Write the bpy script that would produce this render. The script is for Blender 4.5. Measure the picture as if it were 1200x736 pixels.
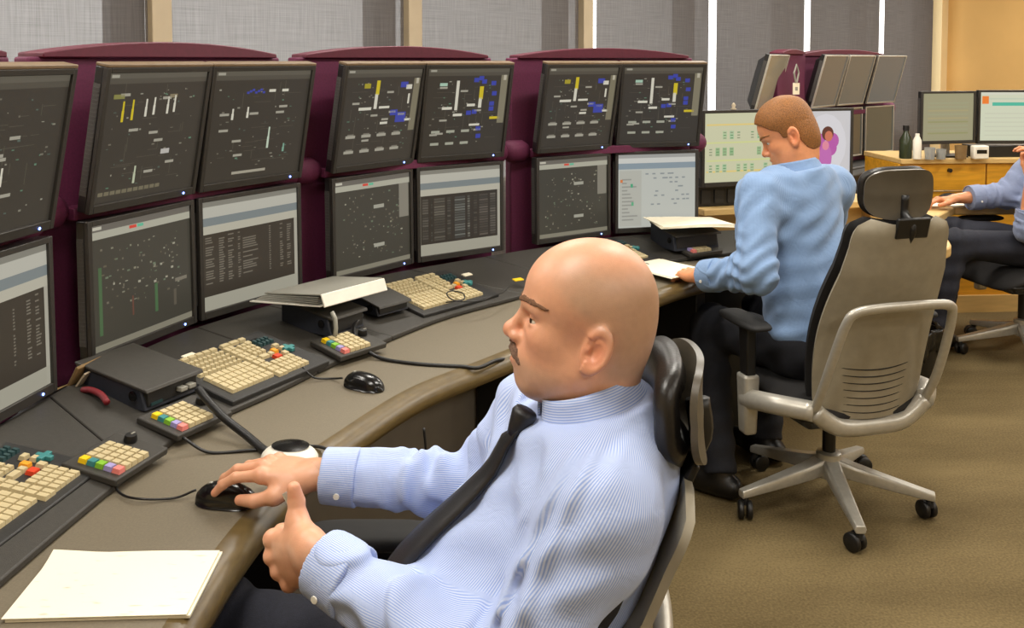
import bpy, bmesh, math, random
import numpy as np
from mathutils import Vector, Matrix, Euler

for _o in list(bpy.data.objects):
    bpy.data.objects.remove(_o)
SC = bpy.context.scene
COL = SC.collection
PI = math.pi

def lin(r, g, b, a=1.0):
    f = lambda c: (c / 255) / 12.92 if c / 255 <= 0.04045 else ((c / 255 + 0.055) / 1.055) ** 2.4
    return (f(r), f(g), f(b), a)

# ------------------------------------------------------------------ camera
CAM_H = 1.5
cam_data = bpy.data.cameras.new('camera')
cam_data.sensor_width = 36.0
cam_data.lens = 33.0                      # 1100 px on a 1200 px frame
cam_data.shift_y = -0.2003
cam_data.clip_start = 0.05
cam = bpy.data.objects.new('camera', cam_data)
COL.objects.link(cam)
cam.location = (0, 0, CAM_H)
cam.rotation_euler = (math.radians(90 - 3.0), 0, 0)
SC.camera = cam

# ------------------------------------------------------------------ world, exposure
world = bpy.data.worlds.new('world')
SC.world = world
world.use_nodes = True
_wn = world.node_tree.nodes
_wl = world.node_tree.links
_bg = _wn['Background']
_bg.inputs['Color'].default_value = (1.0, 0.985, 0.95, 1)
_bg.inputs['Strength'].default_value = 3.2
SC.view_settings.view_transform = 'Standard'
SC.view_settings.look = 'None'
SC.view_settings.gamma = 1.0
SC.view_settings.use_curve_mapping = False
SC.view_settings.exposure = 0.0

# room frame: S runs along the window wall, W runs from the windows into the room
RA = math.atan2(0.2304, 0.2431)
R0 = Vector((-1.572, 4.18))
RS = Vector((math.cos(RA), math.sin(RA)))
RW = Vector((math.sin(RA), -math.cos(RA)))
def room(s, w, z=0.0):
    p = R0 + RS * s + RW * w
    return Vector((p.x, p.y, z))

# ceiling lamps: every troffer is a modelled fitting with a tube area light below its diffuser
LAMPS = [(-1.6, 1.3), (0.6, 1.3), (2.8, 1.3), (5.0, 1.3), (7.2, 1.3),  # window-side row added to brighten the posts, blinds and far walls
         (-1.6, 3.0), (0.6, 3.0), (2.8, 3.0), (5.0, 3.0), (7.2, 3.0),
         (-1.6, 5.8), (0.6, 5.8), (2.8, 5.8), (5.0, 5.8), (7.2, 5.8)]
LAMP_POWER = 31.5
CEIL = 2.75
# ------------------------------------------------------------------ helpers
def newmat(name):
    m = bpy.data.materials.new(name)
    m.use_nodes = True
    return m, m.node_tree.nodes, m.node_tree.links, m.node_tree.nodes['Principled BSDF']

def mat(name, c, rough=0.5, metal=0.0, var=0.0, scale=40.0, bump=0.0, bscale=None, spec=None, coat=0.0, stretch=None, c2=None):
    """procedural material: colour c (sRGB), noise variation towards a lighter / darker tone, fine bump"""
    m, n, l, b = newmat(name)
    b.inputs['Roughness'].default_value = rough
    b.inputs['Metallic'].default_value = metal
    if spec is not None:
        b.inputs['Specular IOR Level'].default_value = spec
    if coat:
        b.inputs['Coat Weight'].default_value = coat
        b.inputs['Coat Roughness'].default_value = 0.15
    base = lin(*c)
    tc = n.new('ShaderNodeTexCoord')
    mp = n.new('ShaderNodeMapping')
    l.new(tc.outputs['Object'], mp.inputs['Vector'])
    if stretch:
        mp.inputs['Scale'].default_value = stretch
    nz = n.new('ShaderNodeTexNoise')
    nz.inputs['Scale'].default_value = scale
    nz.inputs['Detail'].default_value = 4
    l.new(mp.outputs['Vector'], nz.inputs['Vector'])
    rp = n.new('ShaderNodeValToRGB')
    v = var if var else 0.03
    if c2 is None:
        rp.color_ramp.elements[0].color = tuple(x * (1 - v) for x in base[:3]) + (1,)
        rp.color_ramp.elements[1].color = tuple(min(1, x * (1 + v)) for x in base[:3]) + (1,)
    else:
        rp.color_ramp.elements[0].color = base
        rp.color_ramp.elements[1].color = lin(*c2)
    rp.color_ramp.elements[0].position = 0.3
    rp.color_ramp.elements[1].position = 0.7
    l.new(nz.outputs['Fac'], rp.inputs['Fac'])
    l.new(rp.outputs['Color'], b.inputs['Base Color'])
    if bump:
        nb = n.new('ShaderNodeTexNoise')
        nb.inputs['Scale'].default_value = bscale or scale * 4
        nb.inputs['Detail'].default_value = 3
        l.new(mp.outputs['Vector'], nb.inputs['Vector'])
        bp = n.new('ShaderNodeBump')
        bp.inputs['Strength'].default_value = bump
        bp.inputs['Distance'].default_value = 0.002
        l.new(nb.outputs['Fac'], bp.inputs['Height'])
        l.new(bp.outputs['Normal'], b.inputs['Normal'])
    return m

def emat(name, c, strength):
    m, n, l, b = newmat(name)
    b.inputs['Base Color'].default_value = (0.02, 0.02, 0.02, 1)
    b.inputs['Emission Color'].default_value = lin(*c)
    b.inputs['Emission Strength'].default_value = strength
    return m

class MB:
    """collects shapes into ONE mesh"""
    def __init__(s):
        s.v = []; s.f = []; s.c = []
    def add(s, vs, fs):
        o = len(s.v)
        s.v += [tuple(v) for v in vs]
        s.f += [tuple(i + o for i in f) for f in fs]
        return s
    def box(s, c, d, M=None):
        x, y, z = d[0] / 2, d[1] / 2, d[2] / 2
        vs = [Vector(q) for q in ((-x, -y, -z), (x, -y, -z), (x, y, -z), (-x, y, -z), (-x, -y, z), (x, -y, z), (x, y, z), (-x, y, z))]
        if M is not None:
            vs = [M @ q for q in vs]
        vs = [q + Vector(c) for q in vs]
        return s.add(vs, [(0, 3, 2, 1), (4, 5, 6, 7), (0, 1, 5, 4), (1, 2, 6, 5), (2, 3, 7, 6), (3, 0, 4, 7)])
    def hexa(s, low, high):
        """box from 4 lower and 4 upper corners, counter-clockwise from above"""
        return s.add(list(low) + list(high), [(0, 3, 2, 1), (4, 5, 6, 7), (0, 1, 5, 4), (1, 2, 6, 5), (2, 3, 7, 6), (3, 0, 4, 7)])
    def prism(s, poly, z0, z1):
        n = len(poly)
        vs = [(p[0], p[1], z0) for p in poly] + [(p[0], p[1], z1) for p in poly]
        fs = [tuple(range(n - 1, -1, -1)), tuple(range(n, 2 * n))] + [(i, (i + 1) % n, n + (i + 1) % n, n + i) for i in range(n)]
        return s.add(vs, fs)
    def extrude(s, poly, a, b):
        """poly: list of 3D points (planar); swept from +a to +b offset vectors"""
        n = len(poly); a = Vector(a); b = Vector(b)
        vs = [Vector(p) + a for p in poly] + [Vector(p) + b for p in poly]
        fs = [tuple(range(n - 1, -1, -1)), tuple(range(n, 2 * n))] + [(i, (i + 1) % n, n + (i + 1) % n, n + i) for i in range(n)]
        return s.add(vs, fs)
    def tube(s, path, r, n=8, cap=True, flat=1.0, up=None):
        P = [Vector(p) for p in path]
        rs = r if isinstance(r, (list, tuple)) else [r] * len(P)
        prev = Vector(up) if up else None
        rings = []
        for i, p in enumerate(P):
            t = (P[min(i + 1, len(P) - 1)] - P[max(i - 1, 0)]).normalized()
            if prev is None:
                prev = Vector((0, 0, 1)) if abs(t.z) < 0.9 else Vector((1, 0, 0))
            u = (prev - t * prev.dot(t))
            u = u.normalized() if u.length > 1e-6 else t.orthogonal().normalized()
            w = t.cross(u)
            prev = u
            rings.append([p + (u * math.cos(2 * PI * k / n) * flat + w * math.sin(2 * PI * k / n)) * rs[i] for k in range(n)])
        vs = [q for ring in rings for q in ring]
        fs = []
        for i in range(len(P) - 1):
            for k in range(n):
                a = i * n + k; b = i * n + (k + 1) % n
                fs.append((a, b, b + n, a + n))
        if cap:
            fs.append(tuple(range(n - 1, -1, -1)))
            fs.append(tuple(range((len(P) - 1) * n, len(P) * n)))
        return s.add(vs, fs)
    def lathe(s, prof, n=20, c=(0, 0, 0), M=None):
        vs = []; fs = []
        for (r, z) in prof:
            for k in range(n):
                q = Vector((r * math.cos(2 * PI * k / n), r * math.sin(2 * PI * k / n), z))
                if M is not None: q = M @ q
                vs.append(q + Vector(c))
        for i in range(len(prof) - 1):
            for k in range(n):
                a = i * n + k; b = i * n + (k + 1) % n
                fs.append((a, b, b + n, a + n))
        fs.append(tuple(range(n - 1, -1, -1)))
        fs.append(tuple(range((len(prof) - 1) * n, len(prof) * n)))
        return s.add(vs, fs)
    def grid(s, fn, nu, nv, thick=None):
        """sheet fn(u,v)->point ; with thick(fn normal offset) it is closed"""
        vs = [Vector(fn(i / nu, j / nv)) for i in range(nu + 1) for j in range(nv + 1)]
        fs = []
        W = nv + 1
        for i in range(nu):
            for j in range(nv):
                fs.append((i * W + j, (i + 1) * W + j, (i + 1) * W + j + 1, i * W + j + 1))
        if thick:
            N = len(vs)
            nor = [Vector((0, 0, 0)) for _ in vs]
            for f in fs:
                nn = (vs[f[1]] - vs[f[0]]).cross(vs[f[3]] - vs[f[0]])
                for q in f: nor[q] += nn
            vs2 = [v - n_.normalized() * thick for v, n_ in zip(vs, nor)]
            fs2 = [tuple(N + q for q in reversed(f)) for f in fs]
            per = [i * W for i in range(nu + 1)] + [nu * W + j for j in range(1, nv + 1)] + [i * W + nv for i in range(nu - 1, -1, -1)] + [j for j in range(nv - 1, 0, -1)]
            sd = [(per[(q + 1) % len(per)], per[q], N + per[q], N + per[(q + 1) % len(per)]) for q in range(len(per))]
            vs = vs + vs2
            fs = fs + fs2 + sd
        return s.add(vs, fs)
    def mesh(s, name):
        me = bpy.data.meshes.new(name)
        me.from_pydata(s.v, [], s.f)
        me.update()
        return me
    def build(s, name, m, parent=None, loc=None, rot=None, bevel=0.0, smooth=False, seg=2, subsurf=0):
        return link(name, s.mesh(name), m, parent, loc, rot, bevel, smooth, seg, subsurf)

def link(name, me, m, parent=None, loc=None, rot=None, bevel=0.0, smooth=False, seg=2, subsurf=0):
    o = bpy.data.objects.new(name, me)
    COL.objects.link(o)
    if m is not None and not me.materials:
        me.materials.append(m)
    if parent is not None: o.parent = parent
    if loc is not None: o.location = loc
    if rot is not None: o.rotation_euler = rot
    if bevel:
        b = o.modifiers.new('bevel', 'BEVEL'); b.width = bevel; b.segments = seg; b.limit_method = 'ANGLE'; b.angle_limit = math.radians(40)
        b.harden_normals = False
    if subsurf:
        q = o.modifiers.new('sub', 'SUBSURF'); q.levels = subsurf; q.render_levels = subsurf
    if smooth or bevel:
        for p in me.polygons: p.use_smooth = True
        if bevel or smooth == 'auto':
            try:
                me.set_sharp_from_angle(angle=math.radians(50))
            except Exception:
                pass
    return o

def thing(name, label, cat, loc=(0, 0, 0), rot=(0, 0, 0), group=None):
    o = bpy.data.objects.new(name, None)
    COL.objects.link(o)
    o.empty_display_size = 0.05
    o.location = loc
    o.rotation_euler = rot if isinstance(rot, (tuple, list, Euler)) else (0, 0, rot)
    o['label'] = label; o['category'] = cat
    if group: o['group'] = group
    return o

def tag(o, label, cat, group=None):
    o['label'] = label; o['category'] = cat
    if group: o['group'] = group
    return o

def struct(o):
    o['kind'] = 'structure'
    return o

def dup(root, label, loc, rot, group=None):
    r = root.copy(); COL.objects.link(r); r.location = loc; r.rotation_euler = rot
    r['label'] = label
    if group: r['group'] = group
    def rec(src, dst):
        for ch in list(src.children):
            c = ch.copy(); COL.objects.link(c); c.parent = dst
            c.matrix_parent_inverse = ch.matrix_parent_inverse.copy()
            rec(ch, c)
    rec(root, r)
    return r

def catmull(P, n):
    P = [Vector(p) for p in P]
    out = []
    Q = [P[0] * 2 - P[1]] + P + [P[-1] * 2 - P[-2]]
    for i in range(1, len(Q) - 2):
        for k in range(n):
            t = k / n
            a, b, c, d = Q[i - 1], Q[i], Q[i + 1], Q[i + 2]
            out.append(0.5 * ((2 * b) + (c - a) * t + (2 * a - 5 * b + 4 * c - d) * t * t + (3 * b - a - 3 * c + d) * t ** 3))
    out.append(P[-1])
    return out

# ------------------------------------------------------------------ implicit surfaces (bodies, clothes)
F32 = np.float32
def A(*p): return np.array(p, dtype=F32)
def rc(p, a, b, ra, rb):
    a = np.asarray(a, F32); b = np.asarray(b, F32)
    ab = b - a
    pa = p - a
    h = np.clip(pa @ ab / max(float(ab @ ab), 1e-12), 0, 1)
    q = pa - h[:, None] * ab
    return np.sqrt((q * q).sum(1)) - (ra + (rb - ra) * h)
def sph(p, c, r):
    q = p - np.asarray(c, F32)
    return np.sqrt((q * q).sum(1)) - r
def ell(p, c, r, M=None):
    q = p - np.asarray(c, F32)
    if M is not None: q = q @ np.asarray(M, F32).T
    r = np.asarray(r, F32)
    k0 = np.sqrt(((q / r) ** 2).sum(1)); k1 = np.sqrt(((q / (r * r)) ** 2).sum(1))
    return k0 * (k0 - 1) / np.maximum(k1, 1e-9)
def smin(a, b, k):
    h = np.maximum(k - np.abs(a - b), 0) / k
    return np.minimum(a, b) - h * h * k * 0.25
def smax(a, b, k): return -smin(-a, -b, k)

def mesh_sdf(f, lo, hi, h):
    lo = np.asarray(lo, F32); hi = np.asarray(hi, F32)
    B = 8 * h
    nb = np.ceil((hi - lo) / B).astype(int)
    I = np.stack(np.meshgrid(*[np.arange(q) for q in nb], indexing='ij'), -1).reshape(-1, 3)
    d = f((lo + (I + 0.5) * B).astype(F32))
    keep = I[np.abs(d) < B * 1.35]
    o = np.arange(9)
    off = np.stack(np.meshgrid(o, o, o, indexing='ij'), -1).reshape(-1, 3)
    vals = np.empty((len(keep), 9, 9, 9), F32)
    for c in range(0, len(keep), 300):
        pts = (lo + ((keep[c:c + 300, None] * 8) + off[None]) * h).astype(F32).reshape(-1, 3)
        vals[c:c + 300] = f(pts).reshape(-1, 9, 9, 9)
    s = (vals < 0).astype(np.int8)
    cnt = np.zeros((len(keep), 8, 8, 8), np.int8)
    for a in (0, 1):
        for b in (0, 1):
            for c in (0, 1):
                cnt += s[:, a:8 + a, b:8 + b, c:8 + c]
    bb, i, j, k = np.nonzero((cnt > 0) & (cnt < 8))
    g = keep[bb] * 8 + np.stack([i, j, k], 1)
    cv = np.empty((len(bb), 2, 2, 2), F32)
    for a in (0, 1):
        for b in (0, 1):
            for c in (0, 1):
                cv[:, a, b, c] = vals[bb, i + a, j + b, k + c]
    acc = np.zeros((len(bb), 3)); num = np.zeros(len(bb))
    for ax in range(3):
        o1, o2 = [q for q in range(3) if q != ax]
        for a in (0, 1):
            for b in (0, 1):
                i0 = [0, 0, 0]; i1 = [0, 0, 0]
                i0[o1] = i1[o1] = a; i0[o2] = i1[o2] = b
                i1[ax] = 1
                v0 = cv[:, i0[0], i0[1], i0[2]]; v1 = cv[:, i1[0], i1[1], i1[2]]
                cr = (v0 < 0) != (v1 < 0)
                t = np.where(cr, v0 / np.where(cr, v0 - v1, 1), 0)
                pos = np.zeros((len(bb), 3))
                pos[:, o1] = a; pos[:, o2] = b; pos[:, ax] = t
                acc += pos * cr[:, None]; num += cr
    V = lo + (g + acc / np.maximum(num, 1)[:, None]) * h
    NY, NZ = nb[1] * 8 + 2, nb[2] * 8 + 2
    gid = lambda q: ((q[:, 0] + 1).astype(np.int64) * (NY + 2) + q[:, 1] + 1) * (NZ + 2) + q[:, 2] + 1
    ids = gid(g)
    order = np.argsort(ids); sid = ids[order]
    def look(q):
        x = gid(q)
        p = np.clip(np.searchsorted(sid, x), 0, len(sid) - 1)
        ok = sid[p] == x
        return order[p], ok
    faces = []
    for ax in range(3):
        u, v = (ax + 1) % 3, (ax + 2) % 3
        ix = [0, 0, 0]; ix[ax] = 1
        v0 = cv[:, 0, 0, 0]; v1 = cv[:, ix[0], ix[1], ix[2]]
        cr = np.nonzero((v0 < 0) != (v1 < 0))[0]
        gg = g[cr]
        eu = np.zeros(3, int); eu[u] = 1; ev = np.zeros(3, int); ev[v] = 1
        q = []; ok = np.ones(len(cr), bool)
        for (du, dv) in ((-1, -1), (0, -1), (0, 0), (-1, 0)):
            n_, k_ = look(gg + du * eu + dv * ev)
            q.append(n_); ok &= k_
        Q = np.stack(q, 1)
        flip = v0[cr] >= 0
        Q[flip] = Q[flip][:, ::-1]
        faces.append(Q[ok])
    return V.astype(F32), np.concatenate(faces)

def np_mesh(name, V, Fc, base=(0, 0, 0)):
    me = bpy.data.meshes.new(name)
    V = np.asarray(V, F32) - np.asarray(base, F32)
    me.vertices.add(len(V)); me.vertices.foreach_set('co', V.ravel())
    me.loops.add(Fc.size); me.loops.foreach_set('vertex_index', Fc.ravel().astype(np.int32))
    me.polygons.add(len(Fc))
    me.polygons.foreach_set('loop_start', np.arange(0, Fc.size, 4, dtype=np.int32))
    me.polygons.foreach_set('use_smooth', np.ones(len(Fc), bool))
    me.update(calc_edges=True)
    me.validate()
    return me

def vcol(me, name, rgb):
    at = me.color_attributes.new(name, 'FLOAT_COLOR', 'POINT')
    c = np.ones((len(rgb), 4), F32); c[:, :3] = rgb
    at.data.foreach_set('color', c.ravel())

def vfloat(me, name, val):
    at = me.attributes.new(name, 'FLOAT', 'POINT')
    at.data.foreach_set('value', np.asarray(val, F32).ravel())
# ------------------------------------------------------------------ materials
M = {}
M['carpet'] = mat('carpet', (104, 86, 54), 0.95, var=0.25, scale=9, bump=0.6, bscale=420, spec=0.1)
def _carpet():
    m, n, l, b = newmat('carpet_pile')
    b.inputs['Roughness'].default_value = 0.95; b.inputs['Specular IOR Level'].default_value = 0.1
    tc = n.new('ShaderNodeTexCoord')
    n1 = n.new('ShaderNodeTexNoise'); n1.inputs['Scale'].default_value = 130; n1.inputs['Detail'].default_value = 2
    n2 = n.new('ShaderNodeTexNoise'); n2.inputs['Scale'].default_value = 2.2; n2.inputs['Detail'].default_value = 5
    mp = n.new('ShaderNodeMapping'); mp.inputs['Rotation'].default_value = (0, 0, -RA); mp.inputs['Scale'].default_value = (0.5, 1.6, 1)
    l.new(tc.outputs['Object'], mp.inputs['Vector'])
    l.new(tc.outputs['Object'], n1.inputs['Vector']); l.new(mp.outputs['Vector'], n2.inputs['Vector'])
    mx = n.new('ShaderNodeMix'); mx.data_type = 'FLOAT'; mx.inputs[0].default_value = 0.55
    l.new(n1.outputs['Fac'], mx.inputs[2]); l.new(n2.outputs['Fac'], mx.inputs[3])
    rp = n.new('ShaderNodeValToRGB')
    rp.color_ramp.elements[0].position = 0.36; rp.color_ramp.elements[0].color = lin(90, 77, 52)
    rp.color_ramp.elements[1].position = 0.64; rp.color_ramp.elements[1].color = lin(124, 108, 76)
    l.new(mx.outputs[0], rp.inputs['Fac']); l.new(rp.outputs['Color'], b.inputs['Base Color'])
    bp = n.new('ShaderNodeBump'); bp.inputs['Strength'].default_value = 0.5; bp.inputs['Distance'].default_value = 0.003
    l.new(n1.outputs['Fac'], bp.inputs['Height']); l.new(bp.outputs['Normal'], b.inputs['Normal'])
    return m
M['carpet'] = _carpet()
M['ceiling'] = mat('ceiling_tile', (225, 220, 210), 0.9, var=0.05, scale=60, bump=0.3)
M['wall_cream'] = mat('wall_cream_paint', (228, 206, 160), 0.8, var=0.03, scale=3, bump=0.1, bscale=200)
M['wall_ochre'] = mat('wall_ochre_paint', (212, 170, 104), 0.75, var=0.05, scale=2.5, bump=0.1, bscale=200)
M['mullion'] = mat('mullion_tan', (176, 160, 134), 0.6, var=0.05, scale=8)
M['win_frame'] = mat('window_frame_dark', (62, 60, 56), 0.5)
M['slate'] = mat('deck_slate', (56, 53, 48), 0.55, var=0.12, scale=120, bump=0.25, bscale=700)
M['slate_dark'] = mat('slate_dark', (38, 37, 36), 0.5, var=0.12, scale=120, bump=0.2, bscale=600)
M['navy_slate'] = mat('box_side_navy', (40, 43, 52), 0.6, var=0.1, scale=90)
M['laminate'] = mat('desk_laminate', (114, 105, 88), 0.5, var=0.10, scale=260, bump=0.08, bscale=900)
M['edge_band'] = mat('desk_edge_bronze', (92, 76, 44), 0.36, var=0.22, scale=30, stretch=(1, 1, 6))
M['modesty'] = mat('modesty_grey', (104, 98, 90), 0.6, var=0.05, scale=20)
M['black'] = mat('black_plastic', (20, 19, 19), 0.42, var=0.1, scale=100, bump=0.1, bscale=800)
M['black_gloss'] = mat('black_gloss', (13, 12, 12), 0.22, var=0.05, scale=60)
M['black_matte'] = mat('black_matte', (24, 23, 23), 0.75, var=0.1, scale=100)
M['bezel'] = mat('bezel_charcoal', (44, 41, 37), 0.5, var=0.08, scale=80)
M['maroon'] = mat('maroon_cloth', (92, 24, 60), 0.7, var=0.15, scale=150, bump=0.35, bscale=700)
M['maroon_cap'] = mat('maroon_cap', (88, 22, 44), 0.55, var=0.1, scale=60)
M['tan_top'] = mat('cap_tan', (112, 92, 68), 0.5, var=0.1, scale=50)
M['silver'] = mat('silver_paint', (186, 182, 172), 0.36, metal=0.45, var=0.06, scale=60)
M['silver_bright'] = mat('polished_aluminium', (206, 200, 190), 0.25, metal=0.85, var=0.05, scale=60)
M['shell'] = mat('chair_shell_greige', (146, 138, 120), 0.5, var=0.07, scale=30, bump=0.15, bscale=900)
M['leather'] = mat('black_leather', (30, 27, 25), 0.36, var=0.15, scale=60, bump=0.25, bscale=260)
M['mesh_fabric'] = mat('black_upholstery', (26, 24, 24), 0.85, var=0.15, scale=150, bump=0.4, bscale=600)
M['paper'] = mat('paper_cream', (238, 230, 206), 0.75, var=0.03, scale=12)
M['white_plastic'] = mat('white_plastic', (232, 228, 216), 0.35, var=0.04, scale=20)
M['grey_plastic'] = mat('grey_plastic', (150, 148, 138), 0.4, var=0.05, scale=30)
M['grey_dark'] = mat('vent_grey', (70, 68, 66), 0.5)
M['steel'] = mat('steel', (170, 170, 170), 0.3, metal=0.9)
M['key_beige'] = mat('key_beige', (196, 180, 140), 0.5, var=0.06, scale=90)
M['key_yellow'] = mat('key_yellow', (240, 200, 20), 0.45)
M['key_red'] = mat('key_red', (214, 66, 32), 0.45)
M['key_orange'] = mat('key_orange', (236, 158, 40), 0.45)
M['key_teal'] = mat('key_teal', (60, 130, 130), 0.45)
M['key_darkteal'] = mat('key_dark_teal', (38, 66, 68), 0.5)
M['key_green'] = mat('key_green', (130, 185, 50), 0.45)
M['key_lilac'] = mat('key_lilac', (160, 150, 200), 0.45)
M['key_pink'] = mat('key_pink', (232, 132, 124), 0.45)
M['wood_yellow'] = mat('wood_ochre', (206, 148, 34), 0.45, var=0.18, scale=6, stretch=(1, 8, 8), bump=0.05)
M['wood_tan'] = mat('wood_tan', (205, 172, 112), 0.45, var=0.10, scale=6, stretch=(1, 8, 8))
M['denim'] = mat('denim_navy', (26, 28, 40), 0.85, var=0.25, scale=160, bump=0.3, bscale=600)
M['trouser_black'] = mat('trouser_black', (19, 20, 28), 0.85, var=0.2, scale=160, bump=0.3, bscale=600)
M['led'] = emat('led_blue', (120, 150, 255), 6.0)
M['tan_card'] = mat('tan_card', (122, 96, 58), 0.7, var=0.15, scale=30)
M['red_card'] = mat('red_card', (120, 22, 30), 0.6, var=0.1, scale=30)

# ------------------------------------------------------------------ room shell
def room_box(s0, s1, w0, w1, z0, z1):
    mb = MB()
    q = [room(s0, w0), room(s1, w0), room(s1, w1), room(s0, w1)]
    # counter-clockwise seen from above
    if (q[1] - q[0]).cross(q[2] - q[1]).z < 0: q = q[::-1]
    mb.hexa([(p.x, p.y, z0) for p in q], [(p.x, p.y, z1) for p in q])
    return mb
S0, S1, W1 = -4.2, 8.56, 8.2
struct(room_box(S0 - 0.1, S1 + 0.1, -0.25, W1 + 0.1, -0.1, 0.0).build('floor', M['carpet']))
struct(room_box(S0 - 0.1, S1 + 0.1, -0.25, W1 + 0.1, CEIL, CEIL + 0.1).build('ceiling', M['ceiling']))
struct(room_box(S0 - 0.1, S0, -0.25, W1, 0, CEIL).build('wall_left', M['wall_cream']))
struct(room_box(S1, S1 + 0.1, -0.25, W1, 0, CEIL).build('wall_right', M['wall_ochre']))
struct(room_box(S0 - 0.1, S1 + 0.1, W1, W1 + 0.1, 0, CEIL).build('wall_front', M['wall_cream']))
struct(room_box(S0, S1, -0.25, -0.1, 0, 0.75).build('wall_back', M['wall_cream']))
struct(room_box(S0, S1, -0.25, -0.1, 2.6, CEIL).build('trim_1', M['wall_cream']))
struct(room_box(S1 - 0.16, S1, -0.1, 0.02, 0, CEIL).build('trim_2', M['wall_cream']))
struct(room_box(S1 - 0.012, S1, 0.02, W1, 0, 0.1).build('baseboard_right', M['mullion']))

def _glass():
    m, n, l, b = newmat('window_glass')
    out = n['Material Output']
    tr = n.new('ShaderNodeBsdfTransparent'); gl = n.new('ShaderNodeBsdfGlossy'); gl.inputs['Roughness'].default_value = 0.02
    mx = n.new('ShaderNodeMixShader'); mx.inputs['Fac'].default_value = 0.06
    l.new(tr.outputs[0], mx.inputs[1]); l.new(gl.outputs[0], mx.inputs[2])
    l.new(mx.outputs[0], out.inputs['Surface'])
    return m
M['glass'] = _glass()

def _blind():
    """woven sun-screen cloth: grey yarn, some light comes through the open weave (less of it at a slant)"""
    m, n, l, b = newmat('screen_cloth')
    out = n['Material Output']
    tc = n.new('ShaderNodeTexCoord')
    mp = n.new('ShaderNodeMapping'); mp.inputs['Scale'].default_value = (60, 60, 1.5)
    mp2 = n.new('ShaderNodeMapping'); mp2.inputs['Scale'].default_value = (2, 2, 160)
    n1 = n.new('ShaderNodeTexNoise'); n1.inputs['Scale'].default_value = 3; n1.inputs['Detail'].default_value = 5
    n2 = n.new('ShaderNodeTexNoise'); n2.inputs['Scale'].default_value = 2; n2.inputs['Detail'].default_value = 4
    l.new(tc.outputs['Object'], mp.inputs['Vector']); l.new(mp.outputs['Vector'], n1.inputs['Vector'])
    l.new(tc.outputs['Object'], mp2.inputs['Vector']); l.new(mp2.outputs['Vector'], n2.inputs['Vector'])
    ad = n.new('ShaderNodeMath'); ad.operation = 'ADD'
    l.new(n1.outputs['Fac'], ad.inputs[0]); l.new(n2.outputs['Fac'], ad.inputs[1])
    rp = n.new('ShaderNodeMapRange'); rp.inputs[1].default_value = 0.7; rp.inputs[2].default_value = 1.3; rp.inputs[3].default_value = 0.72; rp.inputs[4].default_value = 1.28
    l.new(ad.outputs[0], rp.inputs[0])
    colr = n.new('ShaderNodeMix'); colr.data_type = 'RGBA'; colr.blend_type = 'MULTIPLY'; colr.inputs[0].default_value = 1
    colr.inputs[6].default_value = lin(114, 108, 106)
    l.new(rp.outputs[0], colr.inputs[7])
    df = n.new('ShaderNodeBsdfDiffuse'); l.new(colr.outputs[2], df.inputs['Color'])
    tl = n.new('ShaderNodeBsdfTranslucent'); tl.inputs['Color'].default_value = (0.05, 0.05, 0.05, 1)
    m1 = n.new('ShaderNodeMixShader'); m1.inputs[0].default_value = 0.35
    l.new(df.outputs[0], m1.inputs[1]); l.new(tl.outputs[0], m1.inputs[2])
    tr = n.new('ShaderNodeBsdfTransparent')
    lw = n.new('ShaderNodeLayerWeight'); lw.inputs['Blend'].default_value = 0.5
    mr = n.new('ShaderNodeMapRange'); mr.inputs[1].default_value = 0.05; mr.inputs[2].default_value = 0.5; mr.inputs[3].default_value = 0.105; mr.inputs[4].default_value = 0.006
    l.new(lw.outputs['Facing'], mr.inputs[0])
    ml = n.new('ShaderNodeMath'); ml.operation = 'MULTIPLY'
    l.new(mr.outputs[0], ml.inputs[0]); l.new(rp.outputs[0], ml.inputs[1])
    m2 = n.new('ShaderNodeMixShader')
    l.new(ml.outputs[0], m2.inputs[0]); l.new(m1.outputs[0], m2.inputs[1]); l.new(tr.outputs[0], m2.inputs[2])
    l.new(m2.outputs[0], out.inputs['Surface'])
    return m
M['blind'] = _blind()
PITCH = 1.4
blind_names = {-1: 'grey roller blind at the far left behind the nearest monitors',
               0: 'pale sunlit roller blind between the first two tan posts',
               1: 'pale grey roller blind between the second and third tan posts',
               2: 'grey roller blind right of the widest bright window gap',
               3: 'dark grey roller blind behind the reading man and leaning screens',
               4: 'narrow dark grey roller blind above the leaning silver screens',
               5: 'dark grey roller blind nearest the ochre wall corner'}
for i in range(-3, 6):
    s = i * PITCH
    gl = room_box(s + 0.0, s + PITCH - 0.14, -0.2, -0.194, 0.75, 2.6).build('window_%d' % (i + 4), M['glass'])
    struct(gl)
    fr = room_box(s + PITCH - 0.16, s + PITCH - 0.01, -0.22, -0.12, 0.75, 2.6).build('frame', M['win_frame'], gl)
    if i in (-1, 0, 1):
        p = room_box(s + PITCH - 0.045, s + PITCH + 0.045, -0.03, 0.05, 0, CEIL)
        struct(p.build('trim_%d' % (i + 4), M['mullion'], bevel=0.004))
    if i >= -1:
        left = 0.035 if i <= 1 else 0.10
        if i == 2: left = 0.13
        if i == 5: right = PITCH - 0.18
        else: right = PITCH - 0.0
        b = thing('roller_blind', blind_names[i], 'blind', room(s + left, 0.0))
        sp = Matrix.Rotation(RA, 4, 'Z')
        b.rotation_euler = (0, 0, RA)
        w = right - left
        MB().add([(0, 0, 0.3), (w, 0, 0.3), (w, 0, 2.62), (0, 0, 2.62)], [(0, 1, 2, 3)]).build('cloth', M['blind'], b)
        MB().box((w / 2, 0, 0.29), (w, 0.018, 0.03)).build('bottom_bar', M['grey_plastic'], b, bevel=0.004)
        MB().tube([(0, 0, 2.66), (w, 0, 2.66)], 0.035, 12).build('roller_tube', M['grey_plastic'], b, smooth='auto')

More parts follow.
